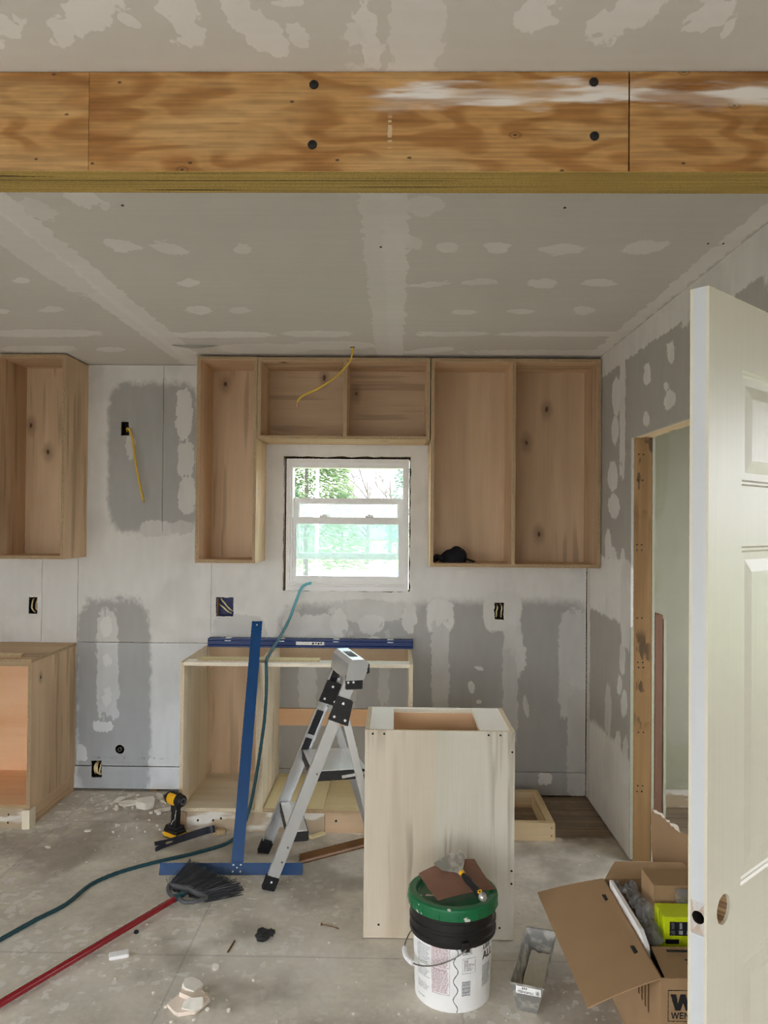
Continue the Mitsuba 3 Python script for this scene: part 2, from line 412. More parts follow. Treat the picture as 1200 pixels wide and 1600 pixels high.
def wood(lo, hi, streak, streak_col, edge=(lin(196, 170, 132), lin(120, 92, 64)), freq=1.0, knots=0.0, specks=0.0):
    lo, hi, streak_col = lo, hi, streak_col
    def fn(p, n, uv):
        u, v = uv.x, uv.y
        s = dr.floor(u*.1)
        g = FB(u*9*freq, v*1.1, s, 3)
        fine = N(u*210, v*7, s)
        ring = dr.sin(6.283*(u*13*freq + 2.2*FB(u*3.1, v*.9, s+3, 2)))
        k = MIX(lo, hi, dr.clip(.5 + 1.5*(g-.5) + .07*ring + .22*(fine-.5), 0, 1))
        k = k*(.92 + .16*mikit.cell_rand(s, 3, 1))
        if streak:
            st = SS(.54, .72, FB(u*32, v*2.0+5, s+9, 3))*SS(.40, .62, N(u*5, v*1.1, s+2))
            k = MIX(k, streak_col, st*streak)
        if specks:
            k = MIX(k, [.05, .03, .016], specks*SS(.64, .74, FB(u*34, v*11, s+21, 3))*SS(.45, .6, N(u*6, v*3.3, s+4)))
        if knots:
            c0, c1 = dr.floor(u*4.2), dr.floor(v*2.4)
            kx = (c0+.25+.5*mikit.cell_rand(c0, c1, s))/4.2; ky = (c1+.25+.5*mikit.cell_rand(c0, c1, s+50))/2.4
            d = dr.sqrt(dr.square((u-kx)*1.5)+dr.square(v-ky)) + .008*(N(u*70, v*70, 1)-.5)
            on = dr.select(mikit.cell_rand(c0, c1, s+90) < knots, 1.0, 0.0)
            k = MIX(k, [.05, .028, .015], on*(.85*SS(.013, .006, d) + .35*SS(.05, .012, d)))
        ed = MIX(edge[0], edge[1], .75*SS(-.2, .8, dr.sin((u+1)*6.283/.0072)))*(.9+.2*N(v*12, u*300, 2))
        return dr.select(u < 0, ed, k)
    return fn
KNOTS = [(-2.191, 2.173), (-2.085, 2.013), (-1.026, 2.429), (-.435, 2.471), (-.247, 2.376), (.767, 2.09), (.883, 2.288), (.842, 1.549)]
def knotted(fn):
    def g(p, n, uv):
        k = fn(p, n, uv)
        for i, (a, b) in enumerate(KNOTS):
            d = dr.sqrt(dr.square((p.x-a)*1.3)+dr.square((p.z-b)*.75)) + .012*(FB(p.x*60, p.z*40, i, 2)-.5)
            on = dr.select((p.y > 4.58) & (n.y < -.5), 1.0, 0.0)
            k = MIX(k, lin(92, 62, 40), on*(.55*SS(.016, .004, d) + .42*SS(.065, .010, d)))
        return k
    return g
mat('birch', knotted(wood(lin(188, 159, 127), lin(209, 182, 149), .45, lin(140, 114, 88), edge=(lin(186, 160, 124), lin(104, 82, 60)), knots=.05, freq=.8)), .6, spec=.25)
mat('pale_ply', wood(lin(208, 196, 172), lin(226, 217, 196), .55, lin(166, 150, 126), edge=(lin(222, 208, 180), lin(170, 148, 118))), .6, spec=.25)
def spalted(fn):
    def g(p, n, uv):
        k = fn(p, n, uv)
        u, v = uv.x, uv.y
        st = SS(.52, .70, FB(u*34+3*FB(u*6, v*2, 1, 2), v*1.5+2, 4, 4))*SS(.36, .56, FB(u*7, v*1.9, 8, 2))
        k = MIX(k, lin(128, 112, 92), st*.8)
        k = MIX(k, lin(168, 152, 130), SS(.45, .62, FB(u*6, v*.7, 15, 3))*.45)
        return k*MIX([1.02, .99, .97], [.97, 1.0, 1.03], SS(.322, .328, p.x+.165))
    return g
mat('streaky_ply', spalted(wood(lin(190, 181, 162), lin(206, 198, 182), .5, lin(134, 119, 97), edge=(lin(222, 208, 180), lin(170, 148, 118)), freq=.7)), .6, spec=.25)
mat('bristle_light', lin(84, 86, 90), .55, spec=.35)
mat('white_ply', wood(lin(246, 242, 232), lin(252, 249, 241), .02, lin(200, 190, 170), edge=(lin(232, 224, 204), lin(205, 190, 165))), .55, spec=.3)  # whitened for the top rails: window light put into the ply colour
mat('yellow_ply', wood(lin(222, 208, 160), lin(236, 224, 182), .1, lin(180, 160, 120)), .55, spec=.3)
mat('orange_ply', wood(lin(232, 186, 142), lin(242, 204, 164), .15, lin(190, 130, 90)), .6, spec=.25)
mat('pine', wood(lin(206, 182, 144), lin(226, 206, 170), .4, lin(170, 130, 88), edge=(lin(214, 182, 134), lin(196, 160, 112)), freq=1.6, knots=.35), .65, spec=.25)
mat('stud_pine', wood(lin(130, 99, 63), lin(156, 124, 84), .8, lin(84, 54, 30), edge=(lin(160, 126, 82), lin(140, 106, 66)), freq=1.6, knots=.75, specks=.8), .65, spec=.25)
def f_painted(p, n, uv):
    w = SS(.40, .58, FB(p.x*7, p.z*22, 2, 3))
    return MIX(lin(178, 160, 134), lin(218, 213, 203), w)
mat('painted_lumber', f_painted, .7, spec=.2)

def f_beam(p, n, uv):
    """old fir plywood facing, grain along the beam, with a wiped band of joint compound"""
    x, z = p.x, p.z
    s = dr.select(x < -.642, 1.0, dr.select(x > .469, 5.0, 3.0))
    h = FB(x*1.7+s*3, z*6, s, 4) + .10*N(x*9, z*30, s)
    ring = dr.sin(6.283*(z*7 + 7.5*h))
    k = MIX(lin(170, 128, 78), lin(138, 92, 45), SS(-.6, 1.0, ring)*.75)
    k = MIX(k, lin(124, 78, 35), SS(.50, .72, FB(x*1.1, z*11, s+6, 4))*.75)
    k = MIX(k, lin(184, 150, 102), SS(.52, .74, FB(x*2.6, z*12+4, s+11, 4))*.55)
    k = k*(1 + .34*(N(x*11, z*300, s)-.5) + .20*(FB(x*40, z*110, s, 2)-.5))
    v0, v1, vc = mikit.voronoi(x*9+.02*N(x*90, z*90, 0), z*16)
    k = MIX(k, [.045, .028, .018], SS(.055, .02, v0)*dr.select(vc < .38, .85, 0.0))
    k = MIX(k, lin(96, 60, 30), SS(.05, .0, dr.abs(v0-.10))*dr.select(vc < .12, .5, 0.0))
    zc = 2.487 + .012*dr.sin(x*4)+.004*dr.sin(x*19)
    m = SS(.030, .010, dr.abs(z-zc) + .040*(FB(x*14, z*90, 1, 3)-.5))*SS(-.06, .02, x+.04*N(z*90, x*20, 0))*(.25+.75*SS(.35, .65, FB(x*7, z*60, 7, 3)))
    k = MIX(k, lin(222, 218, 212), m*.9*dr.select(n.y < -.5, 1.0, 0.0))
    mk = SS(.005, .003, dr.abs(x+.02)+.003*(N(z*200, x*90, 0)-.5))*SS(2.375, 2.39, z)*SS(2.46, 2.44, z)*SS(.4, .5, N(z*220, 3, 0))
    return MIX(k, lin(206, 188, 156), mk*.6*dr.select(n.y < -.5, 1.0, 0.0))
mat('beam', f_beam, .55, spec=.3)
def f_beam_under(p, n, uv):
    l = SS(.3, .8, dr.sin(p.y*6.283/.0075 + 1.5*N(p.x*3, p.y*20, 0)))
    k = MIX(lin(170, 143, 78), lin(133, 106, 52), l)*(1+.35*(N(p.x*5, p.y*300, 0)-.5))
    return MIX(k, [.03, .02, .01], SS(.80, .86, N(p.x*2.2, p.y*170, 5))*.8)
mat('beam_under', f_beam_under, .6, spec=.25)

mat('screw_black', lin(26, 25, 24), .5)
mat('screw_steel', lin(120, 116, 108), .4, .8)
mat('void', lin(38, 33, 29), .9, spec=.1)
mat('vinyl', lin(226, 224, 222), .35, spec=.45)
mat('door_paint', lambda p, n, uv: mi.Color3f(lin(194, 189, 172))*(1+.03*(N(p.z*5, p.x*200+p.y*200, 0)-.5)), .4, spec=.45)
mat('door_edge', lin(184, 187, 189), .4, spec=.4)
mat('bare_door_core', lambda p, n, uv: MIX(lin(164, 134, 100), lin(118, 92, 66), SS(.4, .8, FB(p.x*160+p.y*160, p.z*220, 0, 2))), .8, spec=.15)
scene['m_glass'] = {'type': 'thindielectric', 'int_ior': 1.5, 'specular_transmittance': {'type': 'rgb', 'value': [.88, .975, .96]}}
mat('blue_box', lin(28, 38, 92), .45, spec=.4)
mat('dark_box', lin(36, 31, 28), .7)
mat('yellow_cable', lin(214, 178, 74), .45, spec=.4)
mat('cream_cable', lin(222, 206, 160), .45, spec=.4)
mat('copper', lin(196, 122, 84), .35, 1.0)
mat('blue_paint', lin(4, 62, 112), .38, spec=.5)
mat('navy_paint', lin(8, 42, 100), .38, spec=.5)
mat('white_print', lin(232, 232, 230), .5)
mat('grey_print', lin(150, 152, 156), .5)
mat('black_print', lin(34, 34, 38), .5)
mat('alu', lin(214, 216, 218), .32, .75)
mat('alu_bright', lin(232, 234, 234), .38, .35, spec=.5)
mat('steel', lambda p, n, uv: MIX(lin(168, 168, 165), lin(214, 212, 206), SS(.42, .68, FB(p.x*38, p.y*26, p.z*38, 4))), .33, .75)
mat('black_plastic', lin(30, 30, 32), .42, spec=.45)
mat('grey_plastic', lin(84, 86, 90), .45, spec=.4)
mat('black_rubber', lin(22, 22, 24), .7, spec=.3)
mat('bristle', lin(58, 60, 64), .6, spec=.3)
mat('red_gloss', lin(140, 22, 34), .22, spec=.6)
mat('teal_hose', lambda p, n, uv: MIX(lin(34, 74, 84), lin(110, 178, 188), SS(.86, 1.2, p.z)), .4, spec=.4)  # paler up by the window, darker below: light and shade put into the colour
mat('tool_yellow', lin(240, 182, 36), .4, spec=.45)
mat('tool_black', lin(28, 27, 28), .5, spec=.4)
mat('iron', lin(44, 46, 54), .42, .35)
mat('pail_white', lin(232, 232, 230), .38, spec=.45)
mat('pail_black', lin(24, 24, 24), .38, spec=.45)
mat('pail_green', lambda p, n, uv: MIX(lin(16, 98, 58), lin(214, 212, 204), SS(.70, .76, FB(p.x*38, p.y*38, p.z*38, 3))*.8), .35, spec=.5)
mat('brown_card', lambda p, n, uv: mi.Color3f(lin(124, 92, 76))*(1+.25*(FB(p.x*30, p.y*30, 0, 3)-.5)), .75, spec=.2)
mat('cardboard', lambda p, n, uv: mi.Color3f(lin(162, 133, 101))*(1+.10*(FB(p.x*12, p.y*12, p.z*12, 3)-.5)), .8, spec=.15)
mat('torn_paper', lin(226, 216, 202), .85, spec=.15)
mat('white_foam', lin(238, 238, 240), .6)
mat('lime', lin(206, 222, 30), .4, spec=.45)
scene['m_film'] = {'type': 'blendbsdf', 'weight': .22, 'a': {'type': 'thindielectric', 'int_ior': 1.8, 'specular_transmittance': {'type': 'rgb', 'value': [.82, .84, .86]}},
    'b': {'type': 'twosided', 'b': {'type': 'principled', 'base_color': {'type': 'rgb', 'value': [.42, .44, .46]}, 'roughness': .18, 'specular': .8}}}
mat('gypsum', lambda p, n, uv: mi.Color3f(lin(226, 222, 212))*(1+.12*(FB(p.x*60, p.y*60, p.z*60, 3)-.5)), .85, spec=.15)
mat('gypsum_paper', lin(228, 214, 200), .8, spec=.15)
mat('brown_metal', lin(104, 74, 44), .4, .2, spec=.5)
mat('pink_metal', lin(206, 178, 160), .5, .1)
mat('black_cloth', lambda p, n, uv: mi.Color3f(lin(30, 30, 34))*(1+.5*(N(p.x*400, p.y*400, p.z*400)-.5)), .85, spec=.2)
mat('grass', lambda p, n, uv: MIX(lin(112, 130, 88), lin(130, 144, 102), FB(p.x*.7, p.y*.7, 0, 4)), .9, spec=.1)
mat('road', lin(176, 174, 170), .9, spec=.1)
mat('spruce', lambda p, n, uv: MIX(lin(108, 134, 100), lin(136, 152, 112), FB(p.x*2, p.y*2, p.z*2, 2)), .8, spec=.15)
mat('spruce_dark', lambda p, n, uv: MIX(lin(92, 122, 108), lin(114, 140, 118), FB(p.x*2, p.y*2, p.z*2, 2)), .8, spec=.15)
mat('bark', lin(118, 112, 108), .9, spec=.1)
mat('siding', lin(226, 216, 184), .6)
mat('shingle', lin(104, 108, 126), .85)

# ------------------------------------------------------------------ the setting
W, RX, CZ, LX, RY = 4.60, 1.13, 2.545, -3.30, -3.40      # back wall, right wall, ceiling, left wall, rear wall
HX = 2.75                                                # far side of the hallway beyond the right wall
struct('floor', 'worn grey-beige floor dusted with plaster and white scuffs')
fl = box((LX-.2, RY-.2, -.04), (HX+.2, 5.2, 0))
put('floor', fl, 'm_floor')

struct('ceiling', 'grey drywall ceiling with smears of joint compound over seams and screws')
part('ceiling', 'drywall_sheet', box((LX-.2, RY-.2, CZ), (HX+.2, 5.2, CZ+.013)), 'm_ceiling')
part('ceiling', 'roof_deck', box((LX-.3, RY-.3, CZ+.05), (HX+.3, 5.3, CZ+.12)), 'm_void')
for (x, y) in ((-.815, 2.26), (.487, 2.27), (-.06, 2.6), (1.02, 2.56), (1.07, 2.56), (-.09, .93)):
    part('ceiling', 'screw', trimesh.creation.cylinder(.004, .002, sections=10, transform=trimesh.transformations.translation_matrix((x, y, CZ-.001))), 'm_screw_black')
part('ceiling', 'cable_hole', trimesh.creation.cylinder(.012, .002, sections=18, transform=trimesh.transformations.translation_matrix((-.241, 4.11, CZ-.0006))), 'm_void')
# torn strip of paper hanging at the seam
tp = []
nx = 14
vv, ff = [], []
for i in range(nx+1):
    t = i/nx
    w = .035*math.sin(math.pi*t)**.7
    x = -1.20 + .24*t
    vv += [[x, 4.07+.02*t, CZ-.001], [x+.01, 4.07-w*.5, CZ-.004-.02*math.sin(math.pi*t)]]
for i in range(nx):
    ff += [[2*i, 2*i+1, 2*i+3], [2*i, 2*i+3, 2*i+2]]
part('ceiling', 'torn_paper', trimesh.Trimesh(vv, ff, process=False), 'm_plain_wall', label='torn flap of drywall paper at the seam')

# --- back wall: drywall sheets with open seams, box cut-outs and a window hole
struct('wall_back', 'back wall of drywall sheets, white with joint compound over grey paper')
HOLES = [(-1.650, -1.603, 2.118, 2.200), (-2.193, -2.141, 1.049, 1.148), (-1.070, -.966, 1.046, 1.158), (.586, .640, 1.044, 1.142), (-1.803, -1.741, .080, .181)]
WIN = (-.673, .083, 1.201, 2.001)
cut = [sbox(a, c, b, d) for a, b, c, d in HOLES] + [rough_poly(sbox(WIN[0], WIN[2], WIN[1], WIN[3]), .03, .0022, 4), Point(-1.635, .248).buffer(.027)]
cut = shapely.union_all([rough_poly(c, .012, .0015, i) if i < 5 else c for i, c in enumerate(cut)])
g = .0018
SHEETS = [(LX, -1.399, 1.5435, CZ-.004), (-1.3965, RX-.004, 1.5435, CZ-.004),
          (LX, -2.115, .8835, 1.5435), (-2.113, -1.899, .8835, 1.5435), (-1.8965, -1.10, .8855, 1.5435), (-1.098, RX-.004, .8835, 1.5435),
          (LX, -1.899, .152, .8835), (-1.895, -1.098, .152, .8825), (-1.098, -.42, .150, .8835), (-.42, RX-.004, .1485, .8835), (LX, -.42, .016, .146), (-.418, RX-.004, .012, .146)]
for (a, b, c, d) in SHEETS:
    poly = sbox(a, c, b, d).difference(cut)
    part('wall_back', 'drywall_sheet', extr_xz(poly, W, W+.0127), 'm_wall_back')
part('wall_back', 'sheathing', extr_xz(sbox(LX-.2, -.3, HX+.2, CZ).difference(sbox(WIN[0]+.006, WIN[2]+.001, WIN[1]-.004, WIN[3]-.008)), W+.10, W+.13), 'm_void')
for x in (-2.5, -2.0, -1.45, -1.1, -.30, .20, .70, 1.05):
    if x+.038 < WIN[0] or x > WIN[1]:
        wbox('wall_back', 'stud', (x, W+.0135, 0), (x+.038, W+.099, CZ-.002), 'm_stud_pine')
for x in (WIN[0]-.041, WIN[1]+.003):
    wbox('wall_back', 'stud', (x, W+.0135, 0), (x+.038, W+.099, CZ-.002), 'm_stud_pine')
for z in (WIN[3]+.003, WIN[2]-.041):
    wbox('wall_back', 'stud', (WIN[0], W+.0135, z), (WIN[1], W+.099, z+.038), 'm_stud_pine', 'x')

# --- window: white vinyl double-hung, the upper sash let down, the lower one shut
struct('window_1', 'white vinyl double-hung window with its upper sash lowered')
fx0, fx1, fz0, fz1 = -.656, .073, 1.203, 1.988
def ringp(x0, x1, z0, z1, t):
    tl, tr, tb, tt = t
    return sbox(x0, z0, x1, z1).difference(sbox(x0+tl, z0+tb, x1-tr, z1-tt))
part('window_1', 'frame', cat([extr_xz(ringp(fx0, fx1, fz0, fz1, (.022, .022, .030, .022)), W-.004, W+.105),
                               extr_xz(ringp(fx0+.022, fx1-.022, fz0+.03, fz1-.022, (.014, .014, .018, .030)), W+.012, W+.10),
                               cbox((fx0+.02, W-.010, fz0+.026), (fx1-.02, W+.03, fz0+.040), .003)]), 'm_vinyl')
def sash(name, x0, x1, z0, z1, t, y):
    key = part('window_1', name, cat([extr_xz(ringp(x0, x1, z0, z1, t), y, y+.032), extr_xz(ringp(x0+t[0], x1-t[1], z0+t[2], z1-t[3], (.006,)*4), y+.008, y+.024)]), 'm_vinyl')
    part(key, 'pane', box((x0+t[0], y+.014, z0+t[2]), (x1-t[1], y+.018, z1-t[3])), 'm_glass')
    return key
sash('upper_sash', -.621, .041, 1.388, 1.756, (.030, .030, .032, .030), W+.066)
low = sash('lower_sash', -.634, .050, 1.246, 1.640, (.030, .030, .036, .034), W+.026)
for x in (-.434, -.162):
    lk = cat([rbox((x-.026, W+.036, 1.640), (x+.026, W+.060, 1.652), .005), bar((x-.01, W+.034, 1.654), (x+.022, W+.030, 1.655), .009, .007, ch=.002)])
    part(low, 'sash_lock', lk, 'm_vinyl', 30)

# --- right wall with the doorway to the hallway, hallway beyond
struct('wall_right', 'right wall of grey drywall patched with white compound')
D0, D1, DZ = 2.88, 3.748, 2.030          # hallway doorway
E0, E1 = 1.10, 1.93                        # doorway of the near door
th = .0127
wr = sbox(RY, .012, W, CZ-.002).difference(sbox(D0, -1, D1, DZ)).difference(sbox(E0, -1, E1, 2.06))
for a, b in ((RY, 2.2), (2.203, W)):
    part('wall_right', 'drywall_sheet', extr_yz(wr.intersection(sbox(a, 0, b, 3)), RX, RX+th), 'm_wall_right')
wb = sbox(RY, 0, 5.0, CZ-.002).difference(sbox(D0, -1, D1, 2.06)).difference(sbox(E0, -1, E1, 2.06))
part('wall_right', 'hall_face', extr_yz(wb, RX+.102, RX+.115), 'm_hall_wall')
wbox('wall_right', 'jamb_stud', (RX+.0135, D1+.002, 0), (RX+.101, D1+.040, CZ-.003), 'm_stud_pine', label='knotty pine stud at the doorway')
wbox('wall_right', 'jamb_stud', (RX+.0135, D1+.042, 0), (RX+.101, D1+.080, CZ-.003), 'm_stud_pine')
wbox('wall_right', 'jamb_stud', (RX+.0135, D0-.040, 0), (RX+.101, D0-.002, CZ-.003), 'm_stud_pine')
wbox('wall_right', 'header', (RX+.0135, D0, DZ+.003), (RX+.101, D1, DZ+.041), 'm_pine', 'y', label='pine header over the doorway')
for i, z in enumerate((.33, .36, .62, .93, .95, 1.16, 1.49, 1.52, 1.83, 1.95)):
    for dx in (.035, .058):
        part('wall_right', 'nail', trimesh.creation.cylinder(.0035, .003, sections=8, transform=trimesh.transformations.translation_matrix((RX+dx+.006*math.sin(i*7), D1+.0015, z+.004*math.cos(i*5))) @ trimesh.transformations.rotation_matrix(math.pi/2, (1, 0, 0))), 'm_screw_black')
part('wall_right', 'corner_edge', box((RX-.001, D1-.006, .012), (RX+.0135, D1+.001, 1.12)), 'm_hall_wall')

struct('wall_hall', 'pale green-grey hallway wall beyond the doorway')
part('wall_hall', 'end_wall', extr_xz(sbox(RX+.115, .105, HX, CZ-.002), 4.46, 4.473), 'm_hall_wall')
part('wall_hall', 'bare_strip', box((RX+.116, 4.468, 0), (HX, 4.50, .12)), 'm_painted_lumber')
part('wall_hall', 'outer_wall', extr_yz(sbox(RY, 0, 5.0, CZ-.002).difference(sbox(1.2, .9, 3.6, 2.1)), HX, HX+.12), 'm_plain_wall')  # unseen opening added to let daylight into the hallway

struct('wall_left', 'unseen plain left wall with an opening enlarged to brighten the room')
put('wall_left', extr_yz(sbox(RY, 0, W, CZ-.002).difference(sbox(-2.4, .05, .5, 2.2)), LX-.12, LX), 'm_plain_wall')  # out-of-view opening, enlarged to bring in more daylight
struct('wall_rear', 'unseen rear wall, its patio door opening widened to brighten the room')
put('wall_rear', extr_xz(sbox(LX, 0, HX, CZ-.002).difference(sbox(-3.1, .02, 1.0, 2.35)).difference(sbox(1.35, .1, 2.6, 2.3)), RY-.12, RY), 'm_plain_wall')  # out-of-view openings, widened and added to light the room and hallway

# --- the door, swung open on its hinges at the right wall
struct('door_1', 'cream panelled door swung open, its lock bores empty')
def door():
    L, Hh, t = .789, 2.032, .035
    panels = [(.138, .350, 1.68, 1.90), (.440, .652, 1.68, 1.90), (.138, .350, .925, 1.565), (.440, .652, .925, 1.565), (.138, .350, .20, .79), (.440, .652, .20, .79)]
    face = sbox(0, 0, L, Hh)
    bore = Point(.066, .905).buffer(.027)
    core = extr_xz(face.difference(bore), .0055, t-.0055)
    M = np.eye(4); a = np.array([.7265, .687, 0]); a /= np.linalg.norm(a); nrm = np.array([-a[1], a[0], 0])
    M[:3, 0], M[:3, 1], M[:3, 2], M[:3, 3] = a, nrm, [0, 0, 1], [.554, 1.384, .013]
    return M, panels, bore, L, Hh, t, core
DM, DP, DB, DL, DH, DT, dcore = door()
def dput(name, m, mt, **k):
    m = m.copy(); m.apply_transform(DM)
    return part('door_1', name, m, mt, **k)
latch = cbox((-.001, .005, .878), (.02, .030, .934), .001)
edge_core = tm(m3.Manifold(m3.Mesh(np.asarray(dcore.vertices, np.float32), np.asarray(dcore.faces, np.uint32))))
# the latch bore, drilled in from the edge
cyl = trimesh.creation.cylinder(.0115, .09, sections=28, transform=trimesh.transformations.translation_matrix((.03, DT/2, .905)) @ trimesh.transformations.rotation_matrix(math.pi/2, (0, 1, 0)))
def man(m):
    m = m.copy(); m.merge_vertices()
    return m3.Manifold(m3.Mesh(np.asarray(m.vertices, np.float32), np.asarray(m.faces, np.uint32)))
mort = rbox((-.01, .0055, .873), (.0025, DT-.0055, .937), .004)
body = man(dcore) - man(cyl) - man(cbox((-.01, .0052, .876), (.0022, DT-.0052, .934), .0005))
dput('slab', tm(body), 'm_door_edge')
dput('latch_mortise', tm(man(cbox((.0022, .0056, .8765), (.004, DT-.0056, .9335), .0003)) - man(cyl)), 'm_cardboard', label='bare latch mortise in the door edge')
ring = trimesh.creation.annulus(.0268, .0275, .0235, sections=48)
ring.apply_transform(trimesh.transformations.translation_matrix((.066, DT/2, .905)) @ trimesh.transformations.rotation_matrix(math.pi/2, (1, 0, 0)))
dput('lock_bore', tm(man(ring) - man(cyl)), 'm_bare_door_core', label='empty lock bore of bare fibreboard')
lin_ = trimesh.creation.annulus(.0112, .0116, .034, sections=28, transform=trimesh.transformations.translation_matrix((.0215, DT/2, .905)) @ trimesh.transformations.rotation_matrix(math.pi/2, (0, 1, 0)))
dput('latch_bore', cat([lin_, trimesh.creation.cylinder(.0112, .001, transform=trimesh.transformations.translation_matrix((.034, DT/2, .905)) @ trimesh.transformations.rotation_matrix(math.pi/2, (0, 1, 0)))]), 'm_void', label='dark latch bore')
for sy in (0, 1):
    y0, y1 = (0, .0055) if sy == 0 else (DT-.0055, DT)
    skin = sbox(0, 0, DL, DH).difference(DB)
    for p in DP: skin = skin.difference(sbox(p[0], p[2], p[1], p[3]))
    dput('face_skin', extr_xz(skin, y0, y1), 'm_door_paint')
    for p in DP:
        # moulded panel: an ogee step down, then a sloped raised field
        prof = [(0, 0), (.004, .0028), (.008, .0028), (.012, .0048), (.026, .0052), (.050, .0012)]
        vv, ff = [], []
        for d, h in prof + [(.0501, .0012)]:
            yy = h if sy == 0 else DT-h
            vv += [[p[0]+d, yy, p[2]+d], [p[1]-d, yy, p[2]+d], [p[1]-d, yy, p[3]-d], [p[0]+d, yy, p[3]-d]]
        for i in range(len(prof)):
            for j in range(4):
                k = (j+1) % 4
                q = [i*4+j, i*4+k, (i+1)*4+k, (i+1)*4+j]
                ff += [[q[0], q[1], q[2]], [q[0], q[2], q[3]]]
        e = len(prof)*4
        ff += [[e, e+1, e+2], [e, e+2, e+3]]
        if sy: ff = [f[::-1] for f in ff]
        dput('panel', trimesh.Trimesh(vv, ff, process=False), 'm_door_paint')
for z in (.2, 1.0, 1.8):
    dput('hinge', cat([trimesh.creation.cylinder(.007, .09, sections=14, transform=trimesh.transformations.translation_matrix((DL+.006, .004, z)))]), 'm_screw_steel', smooth=30)

# --- the beam under the ceiling
bm = thing('ceiling_beam', 'plywood-faced wooden beam running across the ceiling above the kitchen', 'beam')
for a, b in ((LX+.002, -.6423), (-.6419, .4675), (.4705, RX-.002)):
    part(bm, 'face_board', cbox((a, 1.580, 2.338), (b, 1.598, CZ-.0015), .0008), 'm_beam')
part(bm, 'ply_stack', box((LX+.002, 1.5985, 2.337), (RX-.002, 1.684, CZ-.0015)), 'm_beam_under', label='laminated underside of glued plies')
part(bm, 'face_edge', box((LX+.002, 1.5815, 2.3365), (RX-.002, 1.5975, 2.3385)), 'm_beam_under')
for (x, z) in ((-.177, 2.516), (-.179, 2.392), (.396, 2.521), (.398, 2.410)):
    s = lathe([(0, 0), (.0085, 0), (.0095, .0012), (.0085, .0035), (.004, .0042), (.0038, .0028), (0, .0028)], 24)
    s.apply_transform(trimesh.transformations.translation_matrix((x, 1.5798, z)) @ trimesh.transformations.rotation_matrix(math.pi/2, (1, 0, 0)))
    part(bm, 'screw_head', s, 'm_screw_black', 30, label='black structural screw head')

# ------------------------------------------------------------------ cabinets
t = .018
def upper(label, x0, x1, z0, z1, div=None, grain='z', mat_='m_birch'):
    k = thing('upper_cabinet', label, 'cabinet', 'open upper cabinets on the back wall')
    y0, y1 = 4.28, W-.002
    wbox(k, 'side_panel', (x0, y0, z0), (x0+t, y1, z1), mat_)
    wbox(k, 'side_panel', (x1-t, y0, z0), (x1, y1, z1), mat_)
    wbox(k, 'top_panel', (x0+t, y0, z1-t), (x1-t, y1, z1), mat_, 'x')
    wbox(k, 'bottom_panel', (x0+t, y0, z0), (x1-t, y1, z0+t), mat_, 'x')
    wbox(k, 'back_panel', (x0+t, y1-.008, z0+t), (x1-t, y1, z1-t), mat_, grain)
    if div:
        wbox(k, 'divider', (div-t/2, y0, z0+t), (div+t/2, y1-.0085, z1-t), mat_)
    return k
upper('unpainted open upper cabinet at the left edge of the picture', -2.235, -1.850, 1.392, 2.535)
upper('narrow tall open upper cabinet just left of the window', -1.116, -.780, 1.380, 2.527)
upper('short wide open upper cabinet bridging above the window', -.777, .181, 2.072, 2.525, -.290, 'x')
upper('large two-bay open upper cabinet right of the window with a black cap inside', .187, 1.124, 1.370, 2.524, .645)

def base_front_y(): return 4.03
# left base cabinet, closed side towards the room
k = thing('base_cabinet', 'plywood base cabinet at the left edge with a plywood top and orange interior', 'cabinet', 'base cabinets along the back wall')
x0, x1, y0, y1, zb, zt = -2.80, -1.902, 4.03, W-.002, .102, .862
wbox(k, 'side_panel', (x1-t, y0, zb), (x1, y1, zt), 'm_birch')
wbox(k, 'side_panel', (x0, y0, zb), (x0+t, y1, zt), 'm_birch')
wbox(k, 'bottom_panel', (x0+t, y0, zb), (x1-t, y1-.009, zb+t), 'm_orange_ply', 'x')
wbox(k, 'back_panel', (x0+t, y1-.008, zb), (x1-t, y1, zt), 'm_orange_ply', 'x')
wbox(k, 'top_rail', (x0+t, y0, zt-t), (x1-t, y0+.09, zt), 'm_birch', 'x')
wbox(k, 'top_panel', (x0, y0-.004, zt+.0005), (x1, y1, zt+.0185), 'm_birch', 'x')
k2 = thing('toe_kick_frame', 'white-smeared lumber plinth under the left base cabinet', 'plinth')
wbox(k2, 'front_board', (x0, y0+.004, 0), (x1-.036, y0+.040, .1), 'm_painted_lumber', 'x')
wbox(k2, 'side_board', (x1-.034, y0+.06, 0), (x1-.004, y1-.07, .1), 'm_birch', 'y')
wbox(k2, 'side_board', (x1-.034, y1-.068, 0), (x1-.004, y1, .1), 'm_birch', 'y')
wbox(k2, 'corner_block', (x1-.034, y0-.012, 0), (x1+.006, y0+.058, .098), 'm_pale_ply', 'z')
for x in (-2.02, -2.11, -2.2, -2.3):
    for z in (.028, .07):
        part(k2, 'screw', trimesh.creation.cylinder(.005, .002, sections=10, transform=trimesh.transformations.translation_matrix((x+.01*math.sin(z*99), y0+.0035, z)) @ trimesh.transformations.rotation_matrix(math.pi/2, (1, 0, 0))), 'm_screw_black')
k = thing('wood_strip', 'thin wood strip lying on the left base cabinet top', 'wood strip')
wbox(k, 'strip', (-2.75, 4.085, zt+.019), (-1.985, 4.125, zt+.034), 'm_yellow_ply', 'x')
